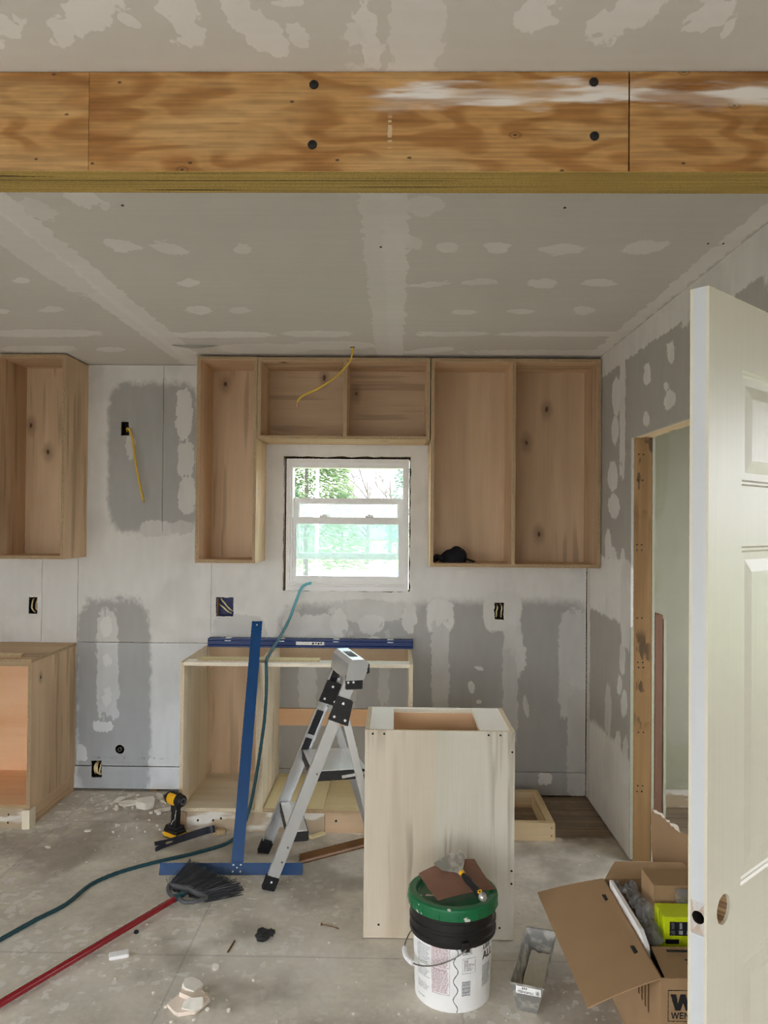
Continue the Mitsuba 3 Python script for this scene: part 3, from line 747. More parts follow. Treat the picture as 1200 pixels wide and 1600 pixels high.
# middle base cabinets
zb, zt = .102, .876
k = thing('base_cabinet', 'open base cabinet bay below the outlet box, left of the sink base', 'cabinet', 'base cabinets along the back wall')
x0, x1 = -1.119, -.702
wbox(k, 'side_panel', (x0, y0, zb), (x0+t, y1, zt), 'm_pale_ply')
wbox(k, 'side_panel', (x1-t, y0, zb), (x1, y1, zt), 'm_pale_ply')
wbox(k, 'bottom_panel', (x0+t, y0, zb), (x1-t, y1-.009, zb+t), 'm_pale_ply', 'x')
wbox(k, 'back_panel', (x0+t, y1-.008, zb), (x1-t, y1, zt), 'm_birch')
wbox(k, 'front_rail', (x0+t, y0, zt-t), (x1-t, y0+.10, zt), 'm_white_ply', 'x')
k = thing('base_cabinet', 'wide open sink base cabinet under the window, without a back', 'cabinet', 'base cabinets along the back wall')
x0, x1 = -.701, .092
wbox(k, 'side_panel', (x0, y0, zb), (x0+t, y1, zt), 'm_pale_ply')
wbox(k, 'side_panel', (x1-t, y0, zb), (x1, y1, zt), 'm_pale_ply')
wbox(k, 'bottom_panel', (x0+t, y0, zb), (x1-t, y1, zb+t), 'm_yellow_ply', 'x')
wbox(k, 'front_rail', (x0+t, y0, zt-t), (x1-t, y0+.10, zt), 'm_white_ply', 'x')
wbox(k, 'back_rail', (x0+t, y1-t, zt-.10), (x1-t, y1, zt), 'm_birch', 'x')
wbox(k, 'back_rail', (x0+t, y1-t, .408), (x1-t, y1, .508), 'm_orange_ply', 'x', label='orange plywood back rail')
k2 = thing('toe_kick_frame', 'white-smeared lumber plinth under the two middle base cabinets', 'plinth')
wbox(k2, 'front_board', (-1.08, y0+.004, 0), (-.36, y0+.042, .1), 'm_painted_lumber', 'x')
wbox(k2, 'front_board', (-.358, y0+.004, 0), (.085, y0+.042, .1), 'm_birch', 'x')
wbox(k2, 'end_board', (-1.119, y0-.006, 0), (-1.082, y1-.04, .1), 'm_birch', 'y', label='bare brown end board')
wbox(k2, 'end_board', (.048, y0+.044, 0), (.085, y1-.04, .1), 'm_pine', 'y')
for x in (-1.02, -.94, -.9, -.30, -.12):
    part(k2, 'screw', trimesh.creation.cylinder(.006, .002, sections=10, transform=trimesh.transformations.translation_matrix((x, y0+.0035, .055+.012*math.sin(x*40))) @ trimesh.transformations.rotation_matrix(math.pi/2, (1, 0, 0))), 'm_screw_black')
k = thing('loose_board', 'pale yellow plywood offcut lying on the sink base floor', 'board')
wbox(k, 'sheet', (-.672, 4.012, zb+t+.001), (-.365, 4.50, zb+t+.010), 'm_yellow_ply', 'y')
k = thing('wood_strip', 'thin plywood strip lying across the middle cabinet front rails', 'wood strip')
wbox(k, 'strip', (-1.04, 4.075, zt+.001), (-.40, 4.165, zt+.007), 'm_yellow_ply', 'x')
# the loose cabinet in the middle of the floor, its back towards us
k = thing('loose_cabinet', 'pale plywood drawer cabinet standing loose on the floor behind the bucket', 'cabinet')
x0, x1, y0, y1, z1 = -.115, .467, 3.022, 3.40, .807
wbox(k, 'back_panel', (x0, y0, .004), (x1, y0+.012, z1), 'm_streaky_ply', seed=31)
wbox(k, 'side_panel', (x0, y0+.0122, 0), (x0+t, y1, z1), 'm_pale_ply')
wbox(k, 'side_panel', (x1-t, y0+.0122, 0), (x1, y1, z1), 'm_pale_ply')
wbox(k, 'top_rail', (x0+t, y0+.0122, z1-t), (-.004, y1, z1), 'm_white_ply', 'y')
wbox(k, 'top_rail', (.334, y0+.0122, z1-t), (x1-t, y1, z1), 'm_white_ply', 'y')
wbox(k, 'top_rail', (-.004, y1-.022, z1-t), (.334, y1, z1), 'm_white_ply', 'x')
wbox(k, 'bottom_panel', (x0+t, y0+.0122, .02), (x1-t, y1, .038), 'm_pale_ply', 'x')
wbox(k, 'inner_back', (x0+t, y0+.0122, .038), (x1-t, y0+.018, z1-t-.02), 'm_birch', 'x')
wbox(k, 'front_rail', (x0+t, y1-t, .40), (x1-t, y1, z1-t-.001), 'm_orange_ply', 'x')
for (x, z) in ((-.085, .793), (-.040, .793), (.365, .793), (.411, .793), (.457, .728), (.457, .27), (.457, .22), (-.056, .055), (.412, .05)):
    part(k, 'screw', trimesh.creation.cylinder(.0042, .002, sections=12, transform=trimesh.transformations.translation_matrix((x, y0-.0002, z)) @ trimesh.transformations.rotation_matrix(math.pi/2, (1, 0, 0))), 'm_screw_black')
# pine base frame on the floor right of it
k = thing('lumber_frame', 'rectangular pine frame of nailed boards lying on the floor right of the loose cabinet', 'wooden frame')
wbox(k, 'board', (.30, 3.972, 0), (.821, 4.010, .089), 'm_pine', 'x')
wbox(k, 'board', (.30, 4.432, 0), (.821, 4.470, .089), 'm_pine', 'x')
wbox(k, 'board', (.783, 4.011, 0), (.821, 4.431, .089), 'm_pine', 'y')
wbox(k, 'board', (.30, 4.011, 0), (.338, 4.431, .089), 'm_pine', 'y')
for z in (.025, .065):
    part(k, 'screw', trimesh.creation.cylinder(.004, .002, sections=10, transform=trimesh.transformations.translation_matrix((.803, 3.9715, z)) @ trimesh.transformations.rotation_matrix(math.pi/2, (1, 0, 0))), 'm_screw_steel')

# ------------------------------------------------------------------ rough electrical and plumbing in the walls
def elec(label, x0, x1, z0, z1, mt, cables, cmat='m_cream_cable', group=None):
    k = thing('electrical_box', label, 'electrical box', 'outlet boxes in the back wall')
    d = .06; w = .0018
    body = cat([box((x0+.001, W+.002, z0+.001), (x0+.001+w, W+d, z1-.001)), box((x1-.001-w, W+.002, z0+.001), (x1-.001, W+d, z1-.001)),
                box((x0+.001, W+.002, z0+.001), (x1-.001, W+d, z0+.001+w)), box((x0+.001, W+.002, z1-.001-w), (x1-.001, W+d, z1-.001)),
                box((x0+.001, W+d-w, z0+.001), (x1-.001, W+d, z1-.001))])
    part(k, 'box', body, mt)
    for c in cables:
        part(k, 'cable', tube(spline(c, 24), .0045, 8), cmat, 40)
    return k
def cc(x0, z0, x1, z1, y0, y1):
    return [(x0, W+.055, z0), ((x0*2+x1)/3+.003, W+y0, (z0*2+z1)/3+.006), ((x0+x1*2)/3-.002, W+y1, (z0+z1*2)/3+.004), (x1, W+.03, z1)]
elec('dark outlet box above the left base cabinet', *HOLES[1], 'm_dark_box', [cc(-2.184, 1.14, -2.168, 1.056, .012, .004), cc(-2.160, 1.14, -2.150, 1.06, .02, .015)])
elec('blue square double outlet box left of the window with two cable ends', *HOLES[2], 'm_blue_box', [cc(-1.052, 1.145, -.975, 1.075, .008, .006), cc(-1.06, 1.112, -.985, 1.062, .012, .010)])
elec('dark outlet box right of the window on the grey wall', *HOLES[3], 'm_dark_box', [cc(.600, 1.13, .598, 1.056, .004, .004), cc(.626, 1.13, .628, 1.056, .006, .004)])
elec('dark outlet box low on the wall near the floor', *HOLES[4], 'm_dark_box', [cc(-1.792, .09, -1.775, .165, .0, -.004), cc(-1.775, .165, -1.762, .09, -.002, .0), cc(-1.750, .17, -1.755, .088, .006, .004), cc(-1.782, .17, -1.770, .1, .004, .0)])
k = elec('small dark box high on the wall that the yellow cable comes out of', *HOLES[0], 'm_dark_box', [])
k = thing('electrical_cable', 'yellow cable end hanging out of the wall left of the narrow upper cabinet', 'cable')
part(k, 'sheath', tube(spline([(-1.625, 4.64, 2.150), (-1.612, 4.593, 2.160), (-1.590, 4.575, 2.148), (-1.566, 4.560, 2.085), (-1.553, 4.548, 2.02), (-1.535, 4.540, 1.92), (-1.510, 4.535, 1.81), (-1.488, 4.532, 1.725)], 70), .0068, 10), 'm_yellow_cable', 40)
part(k, 'wire', tube([(-1.488, 4.532, 1.725), (-1.484, 4.532, 1.712)], .002, 6), 'm_copper')
k = thing('electrical_cable', 'yellow cable end dangling from the ceiling in front of the short upper cabinet', 'cable')
part(k, 'sheath', tube(spline([(-.240, 4.11, 2.558), (-.241, 4.11, 2.535), (-.246, 4.11, 2.49), (-.287, 4.105, 2.425), (-.333, 4.10, 2.380), (-.418, 4.095, 2.322), (-.520, 4.09, 2.265), (-.530, 4.09, 2.248)], 70), .0055, 10), 'm_yellow_cable', 40)
part(k, 'wire', tube(spline([(-.530, 4.09, 2.249), (-.528, 4.09, 2.235), (-.522, 4.088, 2.222)], 8), .002, 6), 'm_copper')
part(k, 'wire', tube(spline([(-.530, 4.09, 2.249), (-.532, 4.088, 2.236), (-.529, 4.086, 2.219)], 8), .002, 6), 'm_cream_cable')
k = thing('pipe_stub', 'short grey pipe stub in a round wall hole above the low outlet box', 'pipe')
ps = trimesh.creation.annulus(.0085, .012, .06, sections=28)
ps.apply_transform(trimesh.transformations.translation_matrix((-1.632, W+.020, .250)) @ trimesh.transformations.rotation_matrix(math.pi/2, (1, 0, 0)))
part(k, 'pipe', ps, 'm_screw_steel', 30)

# ------------------------------------------------------------------ T-square leaning on the middle cabinets
k = thing('drywall_square', 'blue T-square standing on its head and leaning against the cabinets', 'T-square')
b0, b1 = np.array([-.716, 3.545, .0]), np.array([-.733, 4.023, .884])
d = (b1-b0)/np.linalg.norm(b1-b0)
side = np.array([1.0, .035, 0]); side -= d*np.dot(side, d); side /= np.linalg.norm(side)
nrm = np.cross(side, d)
Rb = np.stack([side, d, nrm], 1)
if np.linalg.det(Rb) < 0: Rb[:, 2] *= -1
blade = extr(sbox(-.0275, .0, .0275, 1.225).difference(Point(0, 1.205).buffer(.0045)), .0024)
part(k, 'blade', place(blade, Rb, b0 + .006*np.array([0, -.87, .48])), 'm_blue_paint')
head = extr(sbox(-.352, 0, .300, .050), .0032)
part(k, 'head', place(cat([head, extr(sbox(-.352, .046, .300, .050), .012)]), Rb, b0 + np.array([.0, -.004, .0])), 'm_blue_paint')
for (x, y) in ((-.017, .040), (.017, .040), (0, .028), (-.017, .012), (.017, .012)):
    rv = lathe([(0, 0), (.0042, 0), (.004, .0012), (.002, .0022), (0, .0024)], 16)
    q = b0 + side*x + d*y + .0075*np.array([0, -.87, .48])
    nn = np.array([0, -.87, .48])
    part(k, 'rivet', place(rv, frame(side, None, nn), q), 'm_alu_bright', 30)
part(k, 'price_tag', place(extr(sbox(-.012, .100, .012, .130), .0004), frame(side, d, None), b0 + .0074*np.array([0, -.87, .48])), 'm_white_print', label='small white sticker')

# long level lying on the back edge of the middle cabinets
k = thing('spirit_level', 'long blue spirit level lying on the back edge of the sink base', 'level')
lx0, lx1, ly0, ly1, lz0 = -1.090, .098, 4.515, 4.575, .877
prof = [(ly0, 0), (ly1, 0), (ly1, .012), (ly0+.048, .016), (ly0+.048, .036), (ly1, .040), (ly1, .050), (ly0, .050), (ly0, .040), (ly0+.006, .036), (ly0+.006, .014), (ly0, .010)]
part(k, 'rail', extr_yz(Polygon([(a, lz0+b) for a, b in prof]), lx0, lx1), 'm_navy_paint')
for a, b in ((lx0-.006, lx0), (lx1, lx1+.006)):
    part(k, 'end_cap', cbox((a, ly0-.001, lz0), (b, ly1+.001, lz0+.051), .002), 'm_navy_paint')
part(k, 'sticker', box((-.58, ly0+.0052, lz0+.016), (-.415, ly0+.0062, lz0+.035)), 'm_white_print', label='white label with dark print')
part(k, 'sticker_print', cat([box((-.485+.016*i, ly0+.0046, lz0+.020+.003*(i % 2)), (-.475+.016*i, ly0+.0054, lz0+.031)) for i in range(4)]), 'm_black_print')
for x in (-.98, -.665, -.345, -.03):
    part(k, 'vial_block', cbox((x-.018, ly0+.002, lz0+.034), (x+.018, ly0+.050, lz0+.0515), .002), 'm_alu_bright')

# ------------------------------------------------------------------ teal hose
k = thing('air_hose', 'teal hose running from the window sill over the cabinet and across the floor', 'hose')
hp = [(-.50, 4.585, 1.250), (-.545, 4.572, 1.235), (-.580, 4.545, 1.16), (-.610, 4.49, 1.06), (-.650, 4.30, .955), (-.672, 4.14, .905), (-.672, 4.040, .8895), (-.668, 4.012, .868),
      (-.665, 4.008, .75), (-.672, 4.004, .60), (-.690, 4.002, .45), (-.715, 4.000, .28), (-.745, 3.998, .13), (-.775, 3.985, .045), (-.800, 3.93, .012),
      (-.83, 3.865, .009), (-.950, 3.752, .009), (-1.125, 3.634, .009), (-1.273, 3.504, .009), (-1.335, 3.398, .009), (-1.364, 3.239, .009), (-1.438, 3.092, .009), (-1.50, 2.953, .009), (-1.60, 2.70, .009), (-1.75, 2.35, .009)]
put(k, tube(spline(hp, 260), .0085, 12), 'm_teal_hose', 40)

# ------------------------------------------------------------------ step ladder
k = thing('step_ladder', 'folding aluminium step ladder with black brackets standing open before the sink base', 'step ladder')
Nf, Ff = np.array([-.548, 3.385, 0]), np.array([-.640, 3.788, 0])
Nt, Ft = np.array([-.178, 3.455, .955]), np.array([-.262, 3.735, .945])
Nr, Fr = np.array([-.030, 3.440, 0]), np.array([-.090, 3.835, 0])
wdir = (Ff-Nf); wdir /= np.linalg.norm(wdir)
fwd = np.array([wdir[1], -wdir[0], 0])
def chan(p0, p1, w, dpt, outward, mt, name):
    """an open C rail: web facing outward, two flanges"""
    d = p1-p0; L = np.linalg.norm(d); d = d/L
    f = fwd - d*np.dot(fwd, d); f /= np.linalg.norm(f)
    o = np.cross(d, f); o = o if np.dot(o, wdir)*outward > 0 else -o
    R = np.stack([d, f, o], 1); fl = np.linalg.det(R) < 0
    if fl: R[:, 1] *= -1
    m = cat([cbox((0, -w/2, -.0022), (L, w/2, 0), .0008), cbox((0, -w/2, -dpt), (L, -w/2+.0024, -.0022), .0008), cbox((0, w/2-.0024, -dpt), (L, w/2, -.0022), .0008)])
    return part(k, name, place(m, R, p0), mt), R
for (a, b, o) in ((Nf, Nt, -1), (Ff, Ft, 1)):
    d = (b-a)/np.linalg.norm(b-a)
    r, R = chan(a+d*.045, b, .052, .024, o, 'm_alu', 'front_rail')
    # rubber foot
    ft = cbox((-.008, -.029, -.028), (.056, .029, .003), .003)
    sh = place(ft, R, a+d*.012)
    sh.vertices[:, 2] = np.maximum(sh.vertices[:, 2], .0005)
    f_ = part(k, 'foot', sh, 'm_black_rubber')
    rv = lathe([(0, 0), (.005, 0), (.0045, .0018), (0, .003)], 14)
    part(f_, 'rivet', place(rv, frame(d, None, R[:, 2]), a+d*.045+R[:, 2]*.003), 'm_alu_bright', 30)
    # hinge bracket, a black trapezoid with three rivets
    br = extr(Polygon([(-.062, -.034), (-.062, .062), (.045, .044), (.050, .036), (.050, -.030), (.046, -.034)]), .006)
    bx = a + (b-a)*(.825 if o < 0 else .855)
    sgn = 1 if np.dot(R[:, 1], fwd) > 0 else -1
    if sgn < 0: br.vertices[:, 1] *= -1; br.invert()
    off = .0005 if o < 0 else -.034
    bq = part(k, 'hinge_bracket', place(br, R, bx+R[:, 2]*off), 'm_black_plastic')
    rs = 1 if o < 0 else -1
    for (u, v) in ((-.042, -.012), (-.042, .040), (.025, .004)):
        part(bq, 'rivet', place(lathe([(0, 0), (.0062, 0), (.0055, .0022), (0, .0036)], 16), frame(d, None, R[:, 2]*rs), bx + d*u + R[:, 1]*v*sgn + R[:, 2]*(.0065 if o < 0 else -.034)), 'm_alu_bright', 30)
    # rivets down the rail
    for s in (.135, .20, .53):
        part(r, 'rivet', place(lathe([(0, 0), (.005, 0), (.0045, .0018), (0, .003)], 14), frame(d, None, R[:, 2]), a+(b-a)*s+R[:, 2]*.0004 + R[:, 1]*.012*sgn), 'm_screw_steel', 30)
    if o > 0:    # black instruction labels on the inner side of the far rail
        for (s0, s1) in ((.885, .965), (.62, .745), (.535, .60)):
            m = box((0, -.017, -.0036), (np.linalg.norm(b-a)*(s1-s0), .017, -.0026))
            part(r, 'instruction_label', place(m, R, a+(b-a)*s0), 'm_black_print', label='black instruction label')
for (p, q, o) in ((Nt + (Nf-Nt)*.20 + fwd*.030, Nr, -1), (Ft + (Ff-Ft)*.22 + fwd*.030, Fr, 1)):
    d = (q-p)/np.linalg.norm(q-p)
    chan(p, q-d*.03, .034, .020, o, 'm_alu', 'rear_leg')
    ft = place(cbox((-.02, -.02, -.02), (.02, .02, .02), .003), None, q+np.array([0, 0, .021]))
    part(k, 'foot', ft, 'm_black_rubber')
def on_rail(z, far):
    a, b = (Ff, Ft) if far else (Nf, Nt)
    return a + (b-a)*(z/(b[2]-a[2]))
def tread(z, dpt, back, name):
    n, f = on_rail(z, False)+wdir*.004, on_rail(z, True)-wdir*.004
    mid, wv = (n+f)/2, (f-n); Lw = np.linalg.norm(wv)/2 - .004; wv /= np.linalg.norm(wv)
    R = np.stack([fwd, wv, np.array([0, 0, 1.])], 1)
    if np.linalg.det(R) < 0: R[:, 1] *= -1
    top = cbox((-back, -Lw, -.004), (dpt, Lw, 0), .0012)
    ribs = [cbox((-back+.006+.0135*i, -Lw+.006, 0), (-back+.0125+.0135*i, Lw-.006, .0014), .0004) for i in range(int((dpt+back-.012)/.0135))]
    tk = part(k, name, place(cat([top]+ribs), R, mid), 'm_alu_bright')
    skirt = cat([cbox((-back, -Lw-.003, -.045), (dpt, -Lw+.004, -.002), .002), cbox((-back, Lw-.004, -.045), (dpt, Lw+.003, -.002), .002), cbox((-back-.004, -Lw, -.045), (-back+.004, Lw, -.002), .002), cbox((dpt-.004, -Lw, -.045), (dpt+.004, Lw, -.002), .002)])
    part(tk, 'skirt', place(skirt, R, mid), 'm_black_plastic')
    return R, mid, Lw
tread(.252, .075, .012, 'step')
R, mid, Lw = tread(.512, .235, .01, 'platform')
for s in (-1, 1):
    part(k, 'brace', bar(mid+R[:, 0]*.12+R[:, 1]*s*(Lw+.007)+np.array([0, 0, -.030]), mid+R[:, 0]*.262+R[:, 1]*s*(Lw+.011)+np.array([0, 0, -.012]), .004, .014, ch=.001), 'm_alu')
# top cap with its hand hole
mid = (Nt+Ft)/2 + np.array([.004, 0, .008]); Lw = np.linalg.norm(Ft-Nt)/2 + .016
capp = man(trimesh.creation.extrude_polygon(Polygon([(-.050, -.045), (-.038, .028), (-.020, .046), (.034, .046), (.054, .030), (.046, -.010), (.030, -.045)]), 2*Lw))
capm = tm(capp); capm.vertices = np.stack([capm.vertices[:, 0], capm.vertices[:, 2]-Lw, capm.vertices[:, 1]], 1)
wv = (Ft-Nt)/np.linalg.norm(Ft-Nt); wv[2] = 0; wv /= np.linalg.norm(wv)
Rc = np.stack([np.array([wv[1], -wv[0], 0]), wv, [0, 0, 1.]], 1)
hole = rbox((-.014, -.085, -.2), (.026, .075, .2), .012)
endcut = [cbox((-.2, -Lw-.1, .030), (.2, -Lw+.014, .2), .001), cbox((-.2, Lw-.014, .030), (.2, Lw+.1, .2), .001)]
cm = man(capm) if man(capm).volume() > 0 else m3.Manifold()
if man(capm).volume() <= 0:
    capm.invert(); cm = man(capm)
cm = cm - man(hole)
part(k, 'top_cap', place(tm(cm), Rc, mid), 'm_alu', label='silver top cap with a hand hole')
for s, P in ((-1, Nt), (1, Ft)):
    a, b = (Nf, Nt) if s < 0 else (Ff, Ft)
    dd = (b-a)/np.linalg.norm(b-a)
    bq = part(k, 'cap_bracket', place(cbox((-.034, -.006, -.055), (.044, .006, .010), .003), Rc, P + wv*s*.008 - dd*.03), 'm_black_plastic')
    for u in (-.014, .010):
        part(bq, 'rivet', place(lathe([(0, 0), (.0055, 0), (.005, .002), (0, .0034)], 14), frame(Rc[:, 0], None, wv*s), P + wv*s*.0145 - dd*.055 + Rc[:, 0]*u), 'm_alu_bright', 30)
part(k, 'cap_grip', place(rbox((.040, -Lw*.92, -.022), (.064, Lw*.6, .026), .009), Rc, mid), 'm_black_plastic', 30)

# ------------------------------------------------------------------ bucket of joint compound, with what lies on it
k = thing('joint_compound_pail', 'white pail of joint compound with black collar and green lid in the foreground', 'bucket')
bc = np.array([.206, 2.700, 0.0])
def lz(prof, n=96): return place(lathe(prof, n), None, bc)
RB, RTp = .1285, .1365
def rad(z): return RB + (RTp-RB)*z/.22
part(k, 'body', lz([(0, .004), (RB-.006, .004), (RB-.004, 0), (RB, .004), (RTp, .222), (.143, .226), (.143, .318), (.139, .330), (0, .330)]), 'm_pail_white', 30)
part(k, 'collar', lz([(.1385, .218), (.1475, .222), (.1490, .230), (.1490, .238), (.1450, .243), (.1450, .258), (.1490, .262), (.1490, .270), (.1450, .275), (.1445, .296), (.1490, .300), (.1490, .312), (.1432, .312), (.1432, .218), (.1385, .218)]), 'm_pail_black', 30, label='black ribbed collar')
lid = part(k, 'lid', lz([(0, .3335), (.118, .3335), (.121, .336), (.124, .347), (.128, .352), (.148, .352), (.153, .348), (.1545, .340), (.1540, .312), (.1500, .311), (.1500, .334), (.118, .3318), (0, .3318)]), 'm_pail_green', 30, label='green lid smeared with compound')
for a in range(0, 360, 24):
    q = rotz(a+9)
    part(lid, 'tear_notch', place(place(cbox((.1535, -.0016, .313), (.1562, .0016, .330), .0006), q), None, bc), 'm_pail_green')
def wrapped(m, z_shift=0, off=.0006, a0=0.0):
    """lays a flat drawing (x along the wall of the pail, y up, z out) round the pail; a0: where x=0 sits, degrees right of the face nearest us"""
    v = m.vertices; z = v[:, 1]+z_shift
    r = RB + (RTp-RB)*z/.22 + off + v[:, 2]
    th = math.radians(-90 + a0 - 4.4) + v[:, 0]/.132
    m = m.copy(); m.vertices = np.stack([bc[0]+r*np.cos(th), bc[1]+r*np.sin(th), z], 1)
    return m
def strip(x0, x1, y0, y1, n=None):
    n = n or max(1, int(abs(x1-x0)/.008))
    xs = np.linspace(x0, x1, n+1)
    return cat([box((xs[i], y0, 0), (xs[i+1], y1, .0003)) for i in range(n)])
rl = np.random.default_rng(3)
def textlines(x0, x1, y0, y1, pitch, h, ragged=.25):
    ms, y = [], y1
    while y-h > y0:
        xe = x0 + (x1-x0)*(1-ragged*rl.random())
        x = x0
        while x < xe:
            wl = min(.004+.011*rl.random(), xe-x)
            if wl > .002: ms.append(strip(x, x+wl, y-h, y, 1))
            x += wl+.0022
        y -= pitch
    return cat(ms)
part(k, 'fine_print', wrapped(cat([textlines(-.050, .012, .135, .205, .0075, .0026), textlines(-.050, .012, .095, .128, .0065, .0022), textlines(-.050, .006, .050, .078, .0065, .0022), textlines(-.050, -.005, .022, .03, .0065, .0022)]), a0=-38), 'm_grey_print', kind='stuff')
mat('maroon_print', lin(158, 112, 116), .5)
part(k, 'warning_text', wrapped(cat([textlines(0, .056, .066, .136, .0045, .0019, .1), textlines(0, .056, .146, .214, .0045, .0019, .1), strip(-.003, .059, .060, .0612), strip(-.003, .059, .2155, .2167), strip(-.003, -.002, .060, .2167, 1), strip(.058, .059, .060, .2167, 1), strip(0, .05, .1385, .1405), strip(0, .05, .1425, .144)]), a0=-29), 'm_maroon_print', label='maroon warning text in a frame', kind='stuff')
wy = np.linspace(.006, .215, 90)
wave = [(.0075*math.sin(y*2*math.pi/.062), y) for y in wy]
part(k, 'wavy_line', wrapped(cat([extr(shapely.LineString(wave).buffer(.0011), .0003)]), a0=5), 'm_black_print')
def frame_lines(x0, x1, y0, y1, w=.0008):
    return cat([strip(x0, x1, y0, y0+w), strip(x0, x1, y1-w, y1), strip(x0, x0+w, y0, y1, 1), strip(x1-w, x1, y0, y1, 1)])
ce = meshkit.text_mesh('CE', .008, .0003, True); ce.apply_translation((.005, .168, 0))
part(k, 'mark', wrapped(cat([frame_lines(0, .046, .132, .182), ce, textlines(.005, .042, .137, .164, .0052, .0017, .3), textlines(.0, .036, .190, .212, .005, .002, .2)]), a0=14.5), 'm_black_print', label='boxed CE mark and small print', kind='stuff')
part(k, 'barcode', wrapped(cat([strip(0, .030, .058+q, .058+q+w) for q, w in ((0, .004), (.006, .0015), (.009, .005), (.016, .002), (.0195, .001), (.022, .006), (.030, .002), (.034, .004), (.040, .002), (.0435, .0045))]), a0=14), 'm_grey_print')
ug = meshkit.text_mesh('USG', .013, .0003, True); ug.apply_translation((0, .196, 0))
al = meshkit.text_mesh('ALL', .024, .0003, True); al.apply_translation((-.001, .163, 0))
al2 = meshkit.text_mesh('PURPOSE', .011, .0003, True); al2.apply_translation((0, .146, 0))
part(k, 'lettering', wrapped(cat([ug, al]), a0=48), 'm_black_print', label='black lettering USG ALL')
part(k, 'fine_print', wrapped(cat([textlines(0, .05, .070, .142, .006, .003, .1)]), a0=48), 'm_grey_print', kind='stuff')
# bail handle hanging down, with its white grip
ear = part(k, 'handle_ear', place(place(rbox((.140, -.014, .214), (.158, .014, .246), .004), rotz(-86+8)), None, bc), 'm_pail_black', 30)
ear = part(k, 'handle_ear', place(place(rbox((.140, -.014, .214), (.158, .014, .246), .004), rotz(94+8)), None, bc), 'm_pail_black', 30)
pa = bc + rotz(8-86) @ np.array([.160, 0, .226]); pb = bc + rotz(102) @ np.array([.160, 0, .226])
mids = []
for i in range(41):
    s = i/40
    a = math.radians(-78 - 180*s)                     # round the left side of the pail
    rr = .160 + .006*math.sin(math.pi*s)
    mids.append([bc[0]+rr*math.cos(a), bc[1]+rr*math.sin(a), .226 - .088*math.sin(math.pi*s)**.85])
bail = part(k, 'bail_wire', tube(mids, .0022, 8), 'm_screw_steel', 40)
part(bail, 'grip', tube(mids[15:24], .0085, 14), 'm_white_foam', 40, label='white plastic hand grip')

k = thing('brown_sheet', 'thin brown sheet lying curled on the green pail lid', 'sheet')
def curl_sheet(w, h, fn, tck=.0014, nx=24, ny=12):
    xs, ys = np.linspace(0, w, nx+1), np.linspace(0, h, ny+1)
    X, Y = np.meshgrid(xs, ys, indexing='ij')
    top = np.array([fn(a, b) for a, b in zip(X.ravel(), Y.ravel())])
    idx = np.arange((nx+1)*(ny+1)).reshape(nx+1, ny+1)
    q = np.stack([idx[:-1, :-1], idx[1:, :-1], idx[1:, 1:], idx[:-1, 1:]], -1).reshape(-1, 4)
    f = np.vstack([q[:, [0, 1, 2]], q[:, [0, 2, 3]]])
    n0 = len(top)
    bot = top - np.array([0, 0, tck])
    rim = np.r_[idx[:, 0], idx[-1, 1:], idx[-2::-1, -1], idx[0, -2:0:-1]]
    r2 = np.roll(rim, -1)
    sf = np.vstack([np.stack([rim, rim+n0, r2], 1), np.stack([r2, rim+n0, r2+n0], 1)])
    return trimesh.Trimesh(np.vstack([top, bot]), np.vstack([f, f[:, ::-1]+n0, sf]), process=False)
# paper runs from the front left of the lid to its back right, the right end lifted
o, ux, uy = np.array([.150, 2.600, .3555]), np.array([.925, .38, 0]), np.array([-.38, .925, 0])
sh = curl_sheet(.222, .160, lambda a, b: o + ux*a + uy*b + np.array([0, 0, .002 + .016*math.sin(math.pi*a/.232)*(.4+.6*b/.13) + .024*(b/.13)**2*(.6+.4*a/.232)]))
put(k, sh, 'm_brown_card', True)

k = thing('taping_knife', 'wide steel taping knife with a dark handle resting on the brown sheet', 'putty knife')
h0, h1 = np.array([.300, 2.590, .373]), np.array([.240, 2.706, .398])      # butt and ferrule of the handle
dd = (h1-h0)/np.linalg.norm(h1-h0)
up = np.array([-.28, -.25, 1.0]); up -= dd*np.dot(up, dd); up /= np.linalg.norm(up)
R = frame(dd, None, up)
L = np.linalg.norm(h1-h0)
prof = [(0, .010), (.012, .0145), (.03, .0135), (.07, .0115), (.10, .0125), (L, .0085)]
hm = tube([(a, 0, 0) for a, _ in prof], [b for _, b in prof], 20); hm.vertices[:, 2] *= .75
hd = part(k, 'handle', place(hm, R, h0), 'm_black_plastic', 40)
part(hd, 'end_cap', place(tube([(-.006, 0, 0), (.0, 0, 0), (.010, 0, 0)], [.009, .0135, .0148], 20), R, h0), 'm_steel', 40, label='bright steel hammer end')
part(hd, 'hang_ring', place(place(lathe([(.004, -.0115), (.008, -.0115), (.008, .0118), (.004, .0118), (.004, -.0115)], 20), None, (.020, 0, 0)), R, h0), 'm_tool_yellow', 30)
part(hd, 'collar', place(tube([(L-.004, 0, 0), (L+.010, 0, 0)], [.0098, .0088], 16), R, h0), 'm_tool_yellow', 40)
bl = Polygon([(L+.004, -.011), (L+.020, -.013), (L+.038, -.030), (L+.060, -.048), (L+.105, -.056), (L+.111, -.054), (L+.111, .054), (L+.105, .056), (L+.060, .048), (L+.038, .030), (L+.020, .013), (L+.004, .011)])
part(k, 'blade', place(extr(bl, .0012), R, h0 - up*.0006), 'm_steel', label='steel blade smeared with dried compound')

